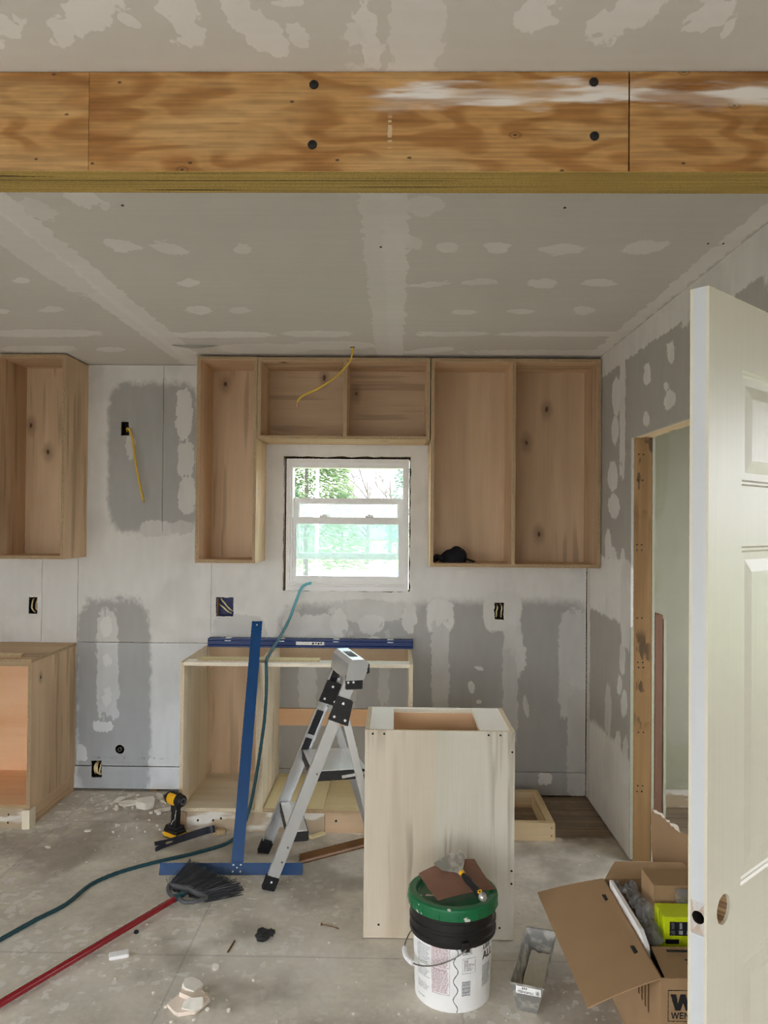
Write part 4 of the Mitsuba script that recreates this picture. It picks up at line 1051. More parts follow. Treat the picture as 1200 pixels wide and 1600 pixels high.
# ------------------------------------------------------------------ stainless mud pan
k = thing('mud_pan', 'stainless mud pan with dried compound on the floor right of the pail', 'mud pan')
po, pd = np.array([.443, 2.577, 0]), np.array([.118, .368, 0])
pL = .375; pd /= np.linalg.norm(pd); ps_ = np.array([pd[1], -pd[0], 0])
Rp = np.stack([pd, -ps_, [0, 0, 1.]], 1)
def pan_shell(o_):
    b = .030+o_; tpw = .054+o_; zb_ = 0 if o_ > 0 else .0016
    pts = []
    for (x, w_, z) in ((0+(.012 if o_ > 0 else .0136), b, zb_), (pL-(.012 if o_ > 0 else .0136), b, zb_), (0-(0 if o_ > 0 else -.0016), tpw, .094), (pL-(0 if o_ > 0 else .0016), tpw, .094)):
        pts += [[x, -w_, z], [x, w_, z]]
    pts = np.array(pts)
    if o_ <= 0: pts[pts[:, 2] > .09, 2] = .0945
    return m3.Manifold.hull_points(pts)
pan = pan_shell(.0014) - pan_shell(0)
pk = part(k, 'trough', place(tm(pan), Rp, po), 'm_steel')
rim = [bar((0, s*.0555, .093), (pL, s*.0555, .093), .004, .006, ch=.001) for s in (-1, 1)] + [bar((x, -.0555, .093), (x, .0555, .093), .004, .006, ch=.001) for x in (0, pL)]
part(k, 'rolled_rim', place(cat(rim), Rp, po), 'm_steel')
st = cbox((-.0035, -.046, .066), (-.0015, .036, .090), .0004)
lab = place(st, Rp @ np.array([[math.cos(.125), 0, math.sin(.125)], [0, 1, 0], [-math.sin(.125), 0, math.cos(.125)]]) if False else Rp, po)
lb = part(k, 'sticker', lab, 'm_white_print', label='torn white product sticker')
part(lb, 'print', place(cat([box((-.0040, .012-.006*i, .081), (-.0034, .015-.006*i, .087)) for i in range(3)] + [box((-.0040, -.040+.0028*i, .069), (-.0034, -.0385+.0028*i, .082)) for i in range(4)] + [box((-.0040, -.022, .070+.004*i), (-.0034, .030, .0715+.004*i)) for i in range(2)]), Rp, po), 'm_black_print')
mud = meshkit.noise
nx, ny = 30, 12
vv = []
for i in range(nx+1):
    for j in range(ny+1):
        a, b = i/nx, j/ny
        x = .02+(pL-.04)*a; w_ = .030+.012*(.3)
        z = .006 + .018*float(meshkit.fbm(np.array([a*6, b*3, 1.0]), 3)) + .030*max(0, b-.55)**1.2
        vv.append([x, -w_+2*w_*b, z])
idx = np.arange((nx+1)*(ny+1)).reshape(nx+1, ny+1)
q = np.stack([idx[:-1, :-1], idx[1:, :-1], idx[1:, 1:], idx[:-1, 1:]], -1).reshape(-1, 4)
part(k, 'dried_compound', place(trimesh.Trimesh(vv, np.vstack([q[:, [0, 1, 2]], q[:, [0, 2, 3]]]), process=False), Rp, po), 'm_gypsum', True)

# ------------------------------------------------------------------ impact driver
k = thing('impact_driver', 'yellow and black cordless impact driver standing on its battery beside the cabinet', 'drill')
ic = np.array([-1.118, 3.955, 0])
ax = np.array([-.82, .572, 0]); sx = np.array([ax[1], -ax[0], 0])
Ri = np.stack([ax, -sx, [0, 0, 1.]], 1)
def ip(name, m, mt, smooth=30, **kw): return part(k, name, place(m, Ri, ic), mt, smooth, **kw)
bt = ip('battery', cat([rbox((-.058, -.037, .0), (.052, .037, .030), .008), rbox((-.050, -.034, .026), (.048, .034, .046), .007)]), 'm_tool_black')
part(bt, 'side_panel', place(cat([rbox((-.054, -.0390, .008), (.046, -.030, .029), .003), rbox((-.054, .030, .008), (.046, .0390, .029), .003), rbox((-.0595, -.028, .012), (-.050, .028, .028), .003)]), Ri, ic), 'm_tool_yellow', 30, label='yellow panel')
ip('base', rbox((-.046, -.030, .044), (.044, .030, .062), .008), 'm_tool_black')
hs = [m3.Manifold.hull_points(np.vstack([rbox((x0-.020, -.0165, z0-.004), (x0+.020, .0165, z0+.004), .0035).vertices, rbox((x1-.019, -.0155, z1-.004), (x1+.019, .0155, z1+.004), .0035).vertices])) for (x0, z0, x1, z1) in ((-.002, .058, -.008, .105), (-.008, .105, -.010, .150), (-.010, .150, -.002, .172))]
ip('handle', tm(hs[0]+hs[1]+hs[2]), 'm_tool_black')
ip('handle_trim', cat([tube(spline([(-.030, s*.0165, .146), (-.024, s*.0172, .12), (-.022, s*.0176, .10), (-.004, s*.0176, .085), (.006, s*.0178, .066)], 24), .0016, 6) for s in (-1, 1)]), 'm_alu_bright', label='pale trim line')
ip('trigger', rbox((.008, -.008, .122), (.026, .008, .152), .004), 'm_tool_black')
def xl(prof, n=40):
    m = lathe([(r, z) for z, r in prof], n)
    m.vertices = np.stack([m.vertices[:, 2], m.vertices[:, 0], m.vertices[:, 1]*1.0 + .192], 1)
    return m
ip('motor_housing', xl([(-.030, 0), (-.030, .031), (.020, .032), (.034, .030), (.034, 0)]), 'm_tool_yellow')
ip('rear_cap', xl([(-.062, 0), (-.062, .022), (-.056, .029), (-.030, .033), (-.028, .0335), (-.028, 0)]), 'm_tool_black')
ip('rear_vent', xl([(-.0635, .010), (-.0635, .018), (-.061, .018), (-.061, .010), (-.0635, .010)]), 'm_grey_plastic')
ip('top_strip', rbox((-.040, -.010, .215), (.036, .010, .228), .004), 'm_tool_black')
nose = ip('nose_cone', xl([(.033, 0), (.033, .031), (.050, .028), (.062, .019), (.066, .012), (.066, 0)]), 'm_tool_black')
part(nose, 'chuck', place(xl([(.065, 0), (.065, .0095), (.084, .0088), (.086, .006), (.086, 0)]), Ri, ic), 'm_screw_steel', 30)

# ------------------------------------------------------------------ pry bar and shim
k = thing('pry_bar', 'black flat pry bar lying on the floor in front of the impact driver', 'pry bar')
p0, p1 = np.array([-1.168, 3.782, 0]), np.array([-.958, 4.000, 0])
d = (p1-p0); L = np.linalg.norm(d); d /= L; s = np.array([-d[1], d[0], 0])
path = [(0, .004), (.03, .007), (.07, .011), (.14, .012), (L-.04, .014), (L-.02, .018), (L, .026), (L+.008, .036), (L+.006, .046)]
outline = [(-.022, 0), (-.019, .02), (-.014, .05), (.014, .05), (.019, .02), (.022, 0)]
pts = spline([(a, 0, b) for a, b in path], 50)
def wid(a): return .023-.006*min(1, a/.06) if a < .15 else .017
vv, ff = [], []
for i, (a, _, z) in enumerate(pts):
    tg = pts[min(i+1, 49)]-pts[max(i-1, 0)]; nn = np.array([-tg[2], 0, tg[0]]); nn /= np.linalg.norm(nn)
    w_, h_ = wid(a), .0032
    for (b, c) in ((-w_, -h_), (w_, -h_), (w_, h_), (-w_, h_)):
        vv.append([a+nn[0]*c, b, max(.0004, z+nn[2]*c)])
for i in range(49):
    for j in range(4):
        q = [i*4+j, i*4+(j+1) % 4, (i+1)*4+(j+1) % 4, (i+1)*4+j]
        ff += [[q[0], q[2], q[1]], [q[0], q[3], q[2]]]
ff += [[0, 1, 2], [0, 2, 3], [196, 198, 197], [196, 199, 198]]
pb_ = trimesh.Trimesh(vv, ff, process=False)
pm = man(pb_)
if pm.volume() < 0:
    pb_.invert(); pm = man(pb_)
notch = man(extr(Polygon([(-.01, -.005), (.022, 0), (-.01, .005)]), .1)).translate((0, 0, -.02))
slot = man(extr(Polygon([(.050, -.0), (.058, .006), (.085, .0035), (.094, 0), (.085, -.0035), (.058, -.006)]), .1)).translate((0, 0, -.02))
put(k, place(tm(pm-notch-slot), np.stack([d, .30*s+np.array([0, 0, .954]), -.954*s+np.array([0, 0, .30])], 1), p0 - s*.004 + np.array([0, 0, .0225])), 'm_iron', 30)
k = thing('wood_block', 'small pale wood offcut behind the hooked end of the pry bar', 'wood offcut')
m = place(cbox((-.028, -.018, 0), (.032, .018, .022), .002), rotz(20), (-.905, 4.000, 0))
put(k, m, 'm_yellow_ply', uv=np.zeros((len(m.vertices), 2)) + m.vertices[:, :2])

# ------------------------------------------------------------------ broom
k = thing('broom', 'angled broom with black bristles and a red handle lying on the floor', 'broom')
g0, g1 = np.array([-.915, 3.250, .030]), np.array([-1.62, 1.93, .014])
hdir = (g0-g1)/np.linalg.norm(g0-g1)
hd = part(k, 'handle', tube([g0, g0+(g1-g0)*.5, g1], .0125, 18), 'm_red_gloss', 40, label='glossy dark red handle')
A, B = np.array([-.975, 3.375, .028]), np.array([-.785, 3.270, .028])      # the bristle block
part(hd, 'socket', tube([g0 - hdir*.004, g0 + hdir*.05], [.0145, .0135], 16), 'm_teal_hose', 40)
fr = spline([A, A*.75+B*.25+np.array([-.012, -.065, .0]), g0+hdir*.015, A*.25+B*.75+np.array([-.030, -.070, .0]), B], 40)
cap = part(k, 'head_frame', cat([tube(fr, .009, 12), tube([A, (A+B)/2+np.array([.004, .010, .006]), B], [.011, .014, .012], 12), tube([g0+hdir*.01, (A+B)/2], .008, 10)]), 'm_grey_plastic', 40, label='dark grey plastic head')
Q0, Q1 = np.array([-.915, 3.512, .062]), np.array([-.655, 3.355, .022])
r5 = np.random.default_rng(11)
bs = []
for i in range(520):
    s = r5.random(); z0 = .006+.040*r5.random()
    a = A + (B-A)*(.02+.96*s) + np.array([0, 0, z0-.028])
    s2 = s + r5.normal(0, .015)
    b = Q0 + (Q1-Q0)*s2 + np.array([r5.normal(0, .008), r5.normal(0, .010), 0]); b[2] = max(.003, b[2] + z0*.6-.015+r5.normal(0, .006))
    m_ = (a+b)/2 + np.array([0, 0, r5.normal(0, .003)])
    bs.append(tube([a, m_, b], [.0021, .0019, .0014], 4, True))
for (q, e) in (((0.02), (-.985, 3.45, .03)), ((.05), (-.962, 3.48, .05)), ((.0), (-1.01, 3.45, .02))):
    a = A + (B-A)*q
    bs.append(tube(spline([a, (a+np.array(e))/2+np.array([-.006, 0, .01]), e], 6), .0012, 4))
part(k, 'bristles', cat([b for i, b in enumerate(bs) if i % 5]), 'm_bristle', kind='stuff')
part(k, 'bristles', cat(bs[::5]), 'm_bristle_light', kind='stuff')

# ------------------------------------------------------------------ black cap in the upper cabinet
k = thing('baseball_cap', 'black cloth cap lying in the bottom of the large upper cabinet', 'cap')
ico = trimesh.creation.icosphere(subdivisions=4, radius=1.0)
v = ico.vertices.copy()
v[:, 2] = np.where(v[:, 2] < 0, v[:, 2]*.02, v[:, 2])
nz = meshkit.fbm(v*2.1+5, 3)
v *= (1 + .20*(nz-.5))[:, None]
crown = v*np.array([.078, .075, .088]); crown[:, 0] += .022*np.clip(crown[:, 2]/.09, 0, 1)
crown[:, 2] -= .010*np.exp(-((crown[:, 0]+.01)/.02)**2)*(crown[:, 2] > .04)
cm_ = trimesh.Trimesh(crown+np.array([.325, 4.455, 1.3905]), ico.faces, process=False)
part(k, 'crown', cm_, 'm_black_cloth', True)
br = trimesh.Trimesh(*[np.array(x) for x in (lambda a=np.linspace(-.6*math.pi/2, .6*math.pi/2, 17): ([[.40+.055*math.cos(t)*q, 4.43+.075*math.sin(t), 1.399-.006*q+.012*(1-abs(math.sin(t)))*(1-q)+dz] for dz in (0, .003) for q in (0, 1) for t in a], sum([[[o1+i, o1+i+1, o1+17+i+1], [o1+i, o1+17+i+1, o1+17+i]] if o1 else [[o1+i, o1+17+i+1, o1+i+1], [o1+i, o1+17+i, o1+17+i+1]] for o1 in (0, 34) for i in range(16)], [])))()], process=False)
part(k, 'brim', br, 'm_black_cloth')
st_ = tube(spline([(.262, 4.42, 1.40), (.232, 4.41, 1.425), (.218, 4.42, 1.408), (.226, 4.46, 1.40), (.262, 4.49, 1.42)], 30), .012, 8)
part(k, 'strap', st_, 'm_black_cloth', 40)

# ------------------------------------------------------------------ cardboard box and what is in it
k = thing('cardboard_box', 'open cardboard box with WEN lettering standing on the floor beside the door', 'box')
bx0, bx1, by0, by1, bz = .750, 1.118, 2.190, 2.790, .350
c = .0035
part(k, 'bottom_panel', box((bx0+c, by0+c, .0005), (bx1-c, by1-c, c)), 'm_cardboard')
part(k, 'side_panel', box((bx0, by0, .0005), (bx0+c, by1, bz)), 'm_cardboard')
part(k, 'side_panel', box((bx1-c, by0, .0005), (bx1, by1, bz)), 'm_cardboard')
fp = part(k, 'front_panel', box((bx0+c, by0, .0005), (bx1-c, by0+c, bz)), 'm_cardboard')
part(k, 'back_panel', box((bx0+c, by1-c, .0005), (bx1-c, by1, bz)), 'm_cardboard')
def quad_slab(p, tck, mt, name, par, nx=10, ny=8, warp=0.0, label=None):
    p = [np.array(q, float) for q in p]
    nn = np.cross(p[1]-p[0], p[3]-p[0]); nn /= np.linalg.norm(nn)
    vv = []
    for s in (0, 1):
        for i in range(nx+1):
            for j in range(ny+1):
                a, b = i/nx, j/ny
                q = (p[0]*(1-a)+p[1]*a)*(1-b)+(p[3]*(1-a)+p[2]*a)*b
                vv.append(q + nn*(s*tck + warp*math.sin(math.pi*b)*(.5+.5*math.sin(2.4*a+.4))))
    idx = np.arange((nx+1)*(ny+1)).reshape(nx+1, ny+1); n0 = (nx+1)*(ny+1)
    q = np.stack([idx[:-1, :-1], idx[1:, :-1], idx[1:, 1:], idx[:-1, 1:]], -1).reshape(-1, 4)
    f = np.vstack([q[:, [0, 1, 2]], q[:, [0, 2, 3]]])
    rim = np.r_[idx[:, 0], idx[-1, 1:], idx[-2::-1, -1], idx[0, -2:0:-1]]; r2 = np.roll(rim, -1)
    sf = np.vstack([np.stack([rim, r2, rim+n0], 1), np.stack([r2, r2+n0, rim+n0], 1)])
    return part(par, name, trimesh.Trimesh(vv, np.vstack([f[:, ::-1], f+n0, sf]), process=False), mt, 30, label=label)
lf = quad_slab([(bx0-.001, by0-.004, bz), (bx0-.001, by1, bz), (.528, 2.862, .262), (.548, 2.195, .258)], .0035, 'm_cardboard', 'flap', k, warp=.006, label='wide side flap folded out to the left')
quad_slab([(bx0+.004, by1-.002, bz), (bx1-.006, by1-.002, bz), (bx1-.045, by1+.125, bz+.006), (bx0+.075, by1+.125, bz+.006)], .0035, 'm_cardboard', 'flap', k, warp=.002)
quad_slab([(bx0+.012, by0+.002, bz+.001), (bx1-.004, by0+.002, bz+.001), (bx1-.004, by0+.175, bz-.006), (bx0+.030, by0+.175, bz-.006)][::-1], .0035, 'm_cardboard', 'flap', k, warp=.003, label='front flap folded in with printed lines')
# hand-hole notches in the side flap's fold and small print on it
for (y, s) in ((2.665, 0), (2.345, 1)):
    part(lf, 'slot', cbox((bx0-.034, y-.020, bz-.009), (bx0-.010, y+.020, bz-.0035), .002), 'm_black_print')
part(k, 'print', cat([cbox((bx0+.095+.0*i, by0+.060+.018*i, bz+.0070), (bx1-.02, by0+.066+.018*i, bz+.0078), .0002) for i in (0, 1)] + [cbox((bx0+.060, by0+.125, bz+.0048), (bx1-.02, by0+.137, bz+.0056), .0002)]), 'm_black_print')
def onface(m, x, z): return place(m, np.stack([[1, 0, 0], [0, 0, 1], [0, -1, 0]], 1), (x, by0-.0002, z))
w1 = extr(Polygon([(0, .074), (.026, .074), (.034, .030), (.046, .074), (.070, .074), (.082, .030), (.090, .074), (.116, .074), (.094, 0), (.070, 0), (.058, .036), (.046, 0), (.022, 0)]), .0006)
w1.apply_scale([.60, .60, 1]); part(k, 'lettering', onface(w1, bx0+.026, .262), 'm_black_print', label='black W logo')
w2 = meshkit.text_mesh('WEN', .0165, .0006, True)
part(k, 'lettering', onface(w2, bx0+.027, .2395), 'm_black_print', label='black WEN lettering')
part(k, 'lettering', onface(extr(sbox(.019, .231, .105, .318).difference(sbox(.0205, .2325, .1035, .3165)), .0005), bx0, 0), 'm_black_print')
fl_ = [(.10, .30), (.13, .26), (.16, .30), (.19, .24), (.22, .28)]
part(k, 'side_print', cat([box((bx0-.0006, by0+a, .19), (bx0-.0001, by0+a+.012, b)) for a, b in fl_]), 'm_brown_metal')

k = thing('foam_sheet', 'white foam sheet standing along the left side of the cardboard box', 'packing foam')
put(k, extr_yz(Polygon([(2.33, .31), (2.72, .24), (2.735, .372), (2.40, .376), (2.345, .355)]), bx0+.006, bx0+.018), 'm_white_foam')
def crumple(x0, x1, y0, y1, z, amp, n=44, seed=0, fr=14, fn=lambda a, b: 0):
    vv = []
    for i in range(n+1):
        for j in range(n+1):
            a, b = i/n, j/n
            p = np.array([x0+(x1-x0)*a, y0+(y1-y0)*b, z])
            h = abs(float(meshkit.noise(p*fr+seed, seed))-.5)*2 + .5*abs(float(meshkit.noise(p*fr*2.3+seed, seed+3))-.5)
            vv.append(p + [.3*amp*(float(meshkit.noise(p*fr, seed+7))-.5), .3*amp*(float(meshkit.noise(p*fr, seed+9))-.5), amp*h + fn(a, b)])
    idx = np.arange((n+1)**2).reshape(n+1, n+1)
    q = np.stack([idx[:-1, :-1], idx[1:, :-1], idx[1:, 1:], idx[:-1, 1:]], -1).reshape(-1, 4)
    return trimesh.Trimesh(vv, np.vstack([q[:, [0, 1, 2]], q[:, [0, 2, 3]]]), process=False)
k = thing('black_bag', 'crumpled black plastic bag filling the cardboard box', 'plastic bag')
put(k, crumple(bx0+.021, bx0+.080, by0+.10, by1-.02, .270, .05, 40, 2, 13, lambda a, b: .045*math.sin(math.pi*min(1, b*1.1))*(1-.6*a) - .06*max(0, .25-b)), 'm_black_plastic', True)
k = thing('clear_bag', 'crumpled clear plastic wrapping on top of the cardboard box contents', 'plastic wrap')
put(k, crumple(bx0+.021, bx0+.080, by0+.20, by1-.04, .330, .060, 50, 5, 26, lambda a, b: .045*math.sin(math.pi*b)), 'm_film', False)
k = thing('small_carton', 'small plain brown carton inside the cardboard box behind the lime pack', 'box')
part(k, 'body', cbox((.842, 2.535, .0045), (1.10, 2.660, .448), .002), 'm_cardboard')
k = thing('plastic_cup', 'small clear plastic tray leaning on the brown carton inside the box', 'plastic tray')
cpn = place(curl_sheet(.062, .050, lambda a, b: np.array([a+(.006*(1-b/.05))*(1 if a < .031 else -1), -.010*math.sin(math.pi*a/.062)*math.sin(math.pi*b/.05), b]), .0012, 12, 10), None, (.905, 2.520, .395))
put(k, cpn, 'm_film', True)
k = thing('bit_pack', 'lime green pack of driver bits with a dark window inside the cardboard box', 'package')
pb = part(k, 'box', cbox((.838, 2.425, .0045), (1.10, 2.515, .402), .002), 'm_lime')
part(k, 'window', box((.856, 2.4242, .346), (1.10, 2.4248, .388)), 'm_black_print', label='dark window')
for i in range(6):
    part(k, 'bit', cat([box((.860+.024*i, 2.4232, .350), (.872+.024*i, 2.4240, .362)), box((.862+.024*i, 2.4232, .366), (.870+.024*i, 2.4240, .385))]), 'm_grey_print' if i else 'm_grey_plastic')
part(k, 'print', box((.843, 2.4242, .320), (.885, 2.4248, .334)), 'm_black_print')
part(k, 'hang_flap', place(extr(Polygon([(0, 0), (.004, .03), (.020, .055), (.024, .02), (.022, -.05)]), .0008), np.stack([[.5, .86, 0], [0, 0, 1.], [.86, -.5, 0]], 1), (.822, 2.43, .385)), 'm_lime')

k = thing('cardboard_sheet', 'torn brown cardboard sheet standing in the doorway behind the box', 'cardboard')
tp_ = Polygon([(.985, .0), (.990, .40), (.996, .522), (1.012, .505), (1.05, .478), (1.09, .442), (1.16, .41), (1.30, .35), (1.30, 0)])
m = extr_xz(rough_poly(tp_, .03, .0022, 5), 0, .004)
sh_ = np.eye(3); sh_[1, 2] = .16
put(k + '__sheet', place(m, sh_, (0, 2.935, .001)), 'm_cardboard')
ed = Polygon([(.999, .520), (1.016, .498), (1.05, .472), (1.10, .432), (1.10, .448), (1.05, .485), (1.014, .514)])
part(k, 'torn_edge', place(extr_xz(rough_poly(ed, .012, .003, 8), -.0012, -.0002), sh_, (0, 2.935, .001)), 'm_torn_paper', label='white torn paper edge')

k = thing('leaning_board', 'tall brown-edged board leaning upright in the hallway behind the doorway stud', 'board')
part(k, 'sheet', cbox((1.272, 3.825, .001), (1.312, 4.40, 1.172), .002), 'm_brown_card')
k = thing('drywall_offcut', 'thin grey drywall offcut standing beside the brown leaning board', 'drywall')
part(k, 'sheet', extr_yz(rough_poly(sbox(3.822, .001, 4.38, 1.150), .08, .002, 3), 1.315, 1.327), 'm_hall_wall')

# ------------------------------------------------------------------ brown angle trim
k = thing('metal_trim', 'length of brown metal angle trim lying on the floor behind the loose cabinet', 'metal trim')
a0, a1 = np.array([-.447, 3.690, 0]), np.array([.02, 4.005, 0])
a1 = a0 + (a1-a0)*.80
d = (a1-a0); L = np.linalg.norm(d); d /= L; s = np.array([-d[1], d[0], 0])
Rt = np.stack([d, s, [0, 0, 1.]], 1)
part(k, 'upright_leg', place(box((0, .0, .0005), (L, .0018, .036)), Rt, a0), 'm_brown_metal')
part(k, 'flat_leg', place(box((0, -.030, .0005), (L, -.0002, .0022)), Rt, a0), 'm_pink_metal', label='pale inner face')
part(k, 'lip', place(box((0, -.0315, .0005), (L, -.0302, .006)), Rt, a0), 'm_brown_metal')

# ------------------------------------------------------------------ scraps on the floor
def chunk(w, h, tck, seed, rough=.12):
    r = np.random.default_rng(seed)
    n = 7
    ang = np.sort(r.uniform(0, 2*math.pi, n)) + 0
    ang = np.linspace(0, 2*math.pi, n, endpoint=False) + r.normal(0, .22, n)
    p = Polygon([(w/2*math.cos(a)*(1+r.normal(0, rough)), h/2*math.sin(a)*(1+r.normal(0, rough))) for a in ang]).buffer(0)
    if hasattr(p, 'geoms'): p = max(p.geoms, key=lambda q: q.area)
    return extr(p, tck)
def tilt(m, rx, ry, rz, at):
    M = trimesh.transformations.euler_matrix(math.radians(rx), math.radians(ry), math.radians(rz))
    m = m.copy(); m.apply_transform(M)
    m.apply_translation([at[0], at[1], at[2]-m.bounds[0][2]+.0003])
    return m
def slabpiece(label, w, h, tck, seed, rot, at, group='broken drywall pieces by the back wall'):
    k = thing('plaster_scrap', label, 'plaster scrap', group)
    core = tilt(chunk(w, h, tck, seed), *rot, at)
    part(k, 'core', core, 'm_gypsum')
    return k
slabpiece('broken drywall chunk with a grey cut edge by the back wall, nearest the impact driver', .110, .085, .040, 3, (12, 4, 35), (-1.395, 4.345, 0))
slabpiece('flat broken drywall piece beside the larger chunk at the back wall', .120, .070, .012, 5, (6, 0, 15), (-1.500, 4.385, 0))
slabpiece('long thin drywall strip on the floor beside the grey-edged chunk', .150, .032, .012, 7, (0, 3, 38), (-1.275, 4.295, 0))
slabpiece('small white plaster crumb pile piece right at the back wall', .050, .040, .020, 9, (10, 20, 0), (-1.365, 4.47, 0))
slabpiece('paper-thin plaster flake near the back wall, left of the chunk', .080, .045, .008, 11, (8, -6, 50), (-1.575, 4.44, 0))
k = thing('plaster_scrap', 'broken stack of pinkish white drywall pieces near the bottom edge left of the pail', 'plaster scrap')
part(k, 'core', tilt(chunk(.125, .090, .014, 21), 6, -4, 20, (-.680, 2.580, 0)), 'm_gypsum_paper', label='pinkish torn paper')
part(k, 'core', tilt(chunk(.090, .062, .014, 22), -8, 6, -15, (-.672, 2.604, .013)), 'm_gypsum_paper')
part(k, 'core', tilt(chunk(.068, .068, .018, 23), 14, 8, 40, (-.684, 2.640, .018)), 'm_gypsum')
part(k, 'core', tilt(chunk(.075, .050, .012, 24), 22, -10, 8, (-.655, 2.560, .010)), 'm_gypsum')
k = thing('white_plastic_piece', 'small white rounded rectangle of plastic on the open floor near the broom handle', 'plastic piece')
m = rbox((-.036, -.021, 0), (.036, .021, .014), .006); put(k, place(m, rotz(22), (-1.012, 2.868, .0003)), 'm_white_foam', 30)
k = thing('black_plastic_scrap', 'crumpled black plastic scrap on the floor left of the loose cabinet', 'plastic scrap')
ic_ = trimesh.creation.icosphere(subdivisions=3, radius=1.0); v = ic_.vertices
n_ = meshkit.noise(v*2.6+3, 4); v = v*(.6+.8*n_)[:, None]*np.array([.033, .022, .020])
part(k, 'lump', tilt(trimesh.Trimesh(v, ic_.faces, process=False), 0, 0, 35, (-.497, 2.998, 0)), 'm_black_plastic')
part(k, 'tip', tilt(trimesh.Trimesh(v*np.array([.6, .5, .6]), ic_.faces, process=False), 10, 40, 80, (-.470, 3.020, 0)), 'm_black_plastic')
k = thing('wood_splinter', 'thin wooden splinter on the floor left of the black plastic scrap', 'wood splinter')
put(k, bar((-.617, 2.905, .003), (-.607, 2.985, .004), .006, .005, ch=.001), 'm_stud_pine', uv=None) if False else put(k, bar((-.617, 2.905, .003), (-.607, 2.985, .004), .006, .005, ch=.001), 'm_brown_metal')
k = thing('bent_nail', 'rusty bent nail on the floor just left of the loose cabinet', 'nail')
put(k, cat([tube(spline([(-.285, 3.115, .004), (-.26, 3.105, .005), (-.215, 3.085, .003)], 10), .0022, 8), tube([(-.287, 3.116, .004), (-.285, 3.115, .004)], .006, 10)]), 'm_brown_metal', 30)
k = thing('wood_shim', 'short tapered wood shim on the floor between ladder and sink base', 'wood shim')
put(k, bar((-.425, 3.955, .006), (-.360, 4.020, .005), .030, .010, ch=.001), 'm_yellow_ply', uv=np.zeros((len(bar((0, 0, 0), (1, 0, 0), .03, .01, ch=.001).vertices), 2)))
k = thing('plaster_scrap', 'tiny lone white chip on the floor above the pinkish drywall stack', 'plaster scrap')
put(k, tilt(chunk(.028, .022, .012, 41), 15, 10, 0, (-.640, 2.800, 0)), 'm_gypsum')
k = thing('plaster_scrap', 'flat white flake on the grey floor between left base cabinet and impact driver', 'plaster scrap')
put(k, tilt(chunk(.036, .020, .006, 42), 8, 5, 20, (-1.585, 4.002, 0)), 'm_gypsum')
k = thing('plaster_scrap', 'flat white flake on the floor farther left, in front of the left base cabinet', 'plaster scrap')
put(k, tilt(chunk(.034, .020, .004, 43), 3, 5, -10, (-1.700, 3.80, 0)), 'm_gypsum')
k = thing('dark_chip', 'small dark chip on the floor just below the broom handle', 'chip')
put(k, tilt(chunk(.018, .012, .010, 44), 20, 10, 30, (-1.004, 3.030, 0)), 'm_iron')
r9 = np.random.default_rng(19)
cr = []
def crumbs(n, cx, cy, sx, sy, s):
    for _ in range(n):
        p = (cx+r9.normal(0, sx), cy+r9.normal(0, sy), 0)
        if p[0] > 1.05 or p[0] < -2.4 or p[1] > 4.55 or (-.15 < p[0] < .5 and 2.98 < p[1] < 3.42) or (.06 < p[0] < .35 and 2.56 < p[1] < 2.85) or (-1.15 < p[0] < .12 and p[1] > 4.0) or p[0] < -1.86 and p[1] > 3.98 or (p[0] > .55 and 4.5 > p[1] > 3.95): continue
        q = s*(.35+r9.random()**2)
        cr.append(tilt(chunk(q, q*.8, q*.45, int(r9.integers(1e6))), r9.uniform(-20, 20), r9.uniform(-20, 20), r9.uniform(0, 360), p))
crumbs(60, -1.42, 4.36, .12, .07, .022); crumbs(26, -1.36, 4.05, .10, .06, .012); crumbs(40, -1.45, 4.0, .35, .25, .010)
crumbs(120, -.9, 3.0, .7, .45, .008); crumbs(40, .2, 2.58, .16, .05, .008); crumbs(60, .3, 2.9, .5, .4, .006); crumbs(30, -.67, 2.6, .07, .06, .012); crumbs(40, .75, 3.6, .2, .4, .009)
k = thing('plaster_crumbs', 'scattered white plaster crumbs all over the floor', 'debris')
labels[k]['kind'] = 'stuff'
put(k, cat(cr), 'm_gypsum')

# ------------------------------------------------------------------ outdoors, beyond the window
struct('ground', 'lawn and pale street outside the window')
part('ground', 'lawn', box((-60, W+.3, -.9), (60, 120, -.7)), 'm_grass')
part('ground', 'street', box((-60, 27, -.70), (60, 37, -.69)), 'm_road')
def conifer(label, x, y, h, r, seed, mt, n=2600, base=.4):
    k = thing('conifer', label, 'tree')
    rr = np.random.default_rng(seed)
    part(k, 'trunk', tube([(x, y, -.75), (x, y, h*.6), (x, y, h-.75)], [.10, .06, .02], 8), 'm_bark')
    o = np.array([[1, 0, 0], [-.1, .5, 0], [-.1, -.5, 0], [0, 0, .35], [0, 0, -.2]])
    f0 = np.array([[0, 1, 3], [0, 3, 2], [0, 4, 1], [0, 2, 4], [1, 2, 3], [2, 1, 4]])
    V, F = [], []
    for i in range(n):
        t_ = rr.random()**.75
        z = -.7 + base + (h-base)*t_
        lay = math.sin(z*9)*.08
        q = r*(1-t_)**.8*(.25+.75*rr.random()**.6) + lay
        a = rr.uniform(0, 2*math.pi)
        L = .16+.22*rr.random()
        d = np.array([math.cos(a), math.sin(a), -.30+.25*rr.random()])
        d /= np.linalg.norm(d); s = np.cross([0, 0, 1], d); s /= np.linalg.norm(s); u = np.cross(d, s)
        V.append(np.array([x+q*math.cos(a), y+q*math.sin(a), z]) + o @ np.stack([d*L, s*.10, u*.10])); F.append(f0+len(F)*5)
    part(k, 'foliage', trimesh.Trimesh(np.vstack(V), np.vstack(F), process=False), mt)
conifer('big pale green spruce outside the window, left half of the view', -3.5, 30, 9, 2.6, 1, 'm_spruce', 9000)
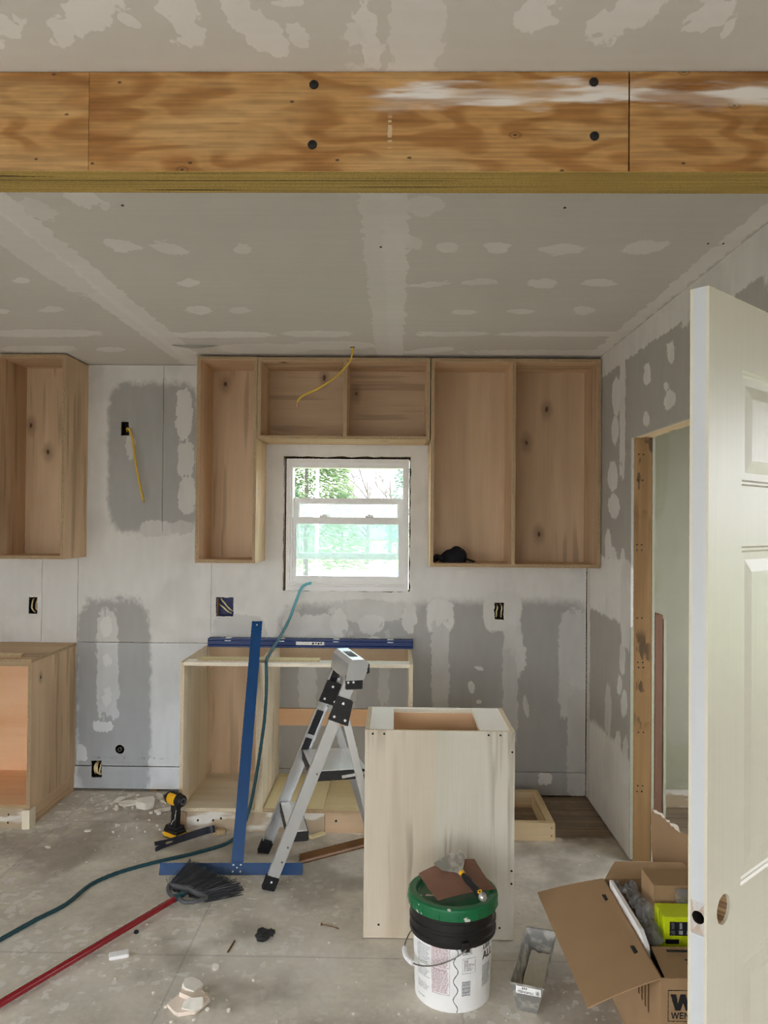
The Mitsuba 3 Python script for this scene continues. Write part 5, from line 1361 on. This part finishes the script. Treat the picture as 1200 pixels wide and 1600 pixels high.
conifer('dark spruce outside at the right edge of the window view', 1.0, 36, 8, 1.9, 2, 'm_spruce_dark', 2600)
conifer('dark far spruce behind the big one outside the window', -4.2, 60, 4.6, 2.4, 3, 'm_spruce_dark', 2600)
conifer('low dark spruce outside the window behind the centre of the lower sash', -.9, 71, 3.6, 3.2, 4, 'm_spruce_dark', 2200)
conifer('low far spruce outside the window, leftmost behind the lower sash', -6.0, 44, 4.6, 2.2, 5, 'm_spruce_dark', 2400)
def bare(label, x, y, h, seed):
    k = thing('bare_tree', label, 'tree')
    rr = np.random.default_rng(seed)
    ms = []
    part(k, 'trunk', tube([(x, y, -.75), (x+.1, y, h*.4), (x, y, h*.75)], [.13, .08, .03], 7), 'm_bark')
    def br(p, d, L, r, lv):
        q = p + d*L
        ms.append(tube([p, (p+q)/2+rr.normal(0, .04*L, 3), q], [r, r*.8, r*.5], 4))
        if lv:
            for _ in range(3):
                e = d + rr.normal(0, .45, 3); e[2] += .15; e /= np.linalg.norm(e)
                br(p + d*L*rr.uniform(.4, 1), e, L*.62, r*.55, lv-1)
    for i in range(9):
        a = rr.uniform(0, 2*math.pi)
        d = np.array([math.cos(a)*.7, math.sin(a)*.7, .75]); d /= np.linalg.norm(d)
        br(np.array([x, y, h*(.15+.06*i)]), d, 1.3, .05, 3)
    part(k, 'branches', cat(ms), 'm_bark', kind='stuff')
bare('bare branching tree outside the window, centre of the view', -1.6, 42, 5.0, 1)
bare('bare tree outside the window right of centre', -.4, 46, 5.5, 2)
k = thing('house', 'small cream house with a low roof far outside the window', 'house')
part(k, 'wall', cbox((-2.3, 50, -.7), (.1, 54, .45), .02), 'm_siding')
part(k, 'roof', extr_yz(Polygon([(49.7, .45), (52, 1.15), (54.3, .45)]), -2.5, .3), 'm_shingle')
part(k, 'door', cbox((-1.9, 49.96, -.7), (-1.3, 50.0, .2), .01), 'm_road')
k = thing('shed', 'low shed with a bluish shingle roof outside the window at lower right', 'shed')
part(k, 'wall', cbox((-1.05, 23, -.7), (.2, 25, -.32), .02), 'm_siding')
part(k, 'roof', extr_xz(Polygon([(-1.15, -.36), (.25, .06), (.25, -.02), (-1.1, -.42)]), 22.7, 25.2), 'm_shingle')
k = thing('utility_pole', 'white pole outside the window, left of the view', 'pole')
part(k, 'pole', tube([(-2.05, 20, -.75), (-2.05, 20, 6)], .05, 10), 'm_vinyl', 40)
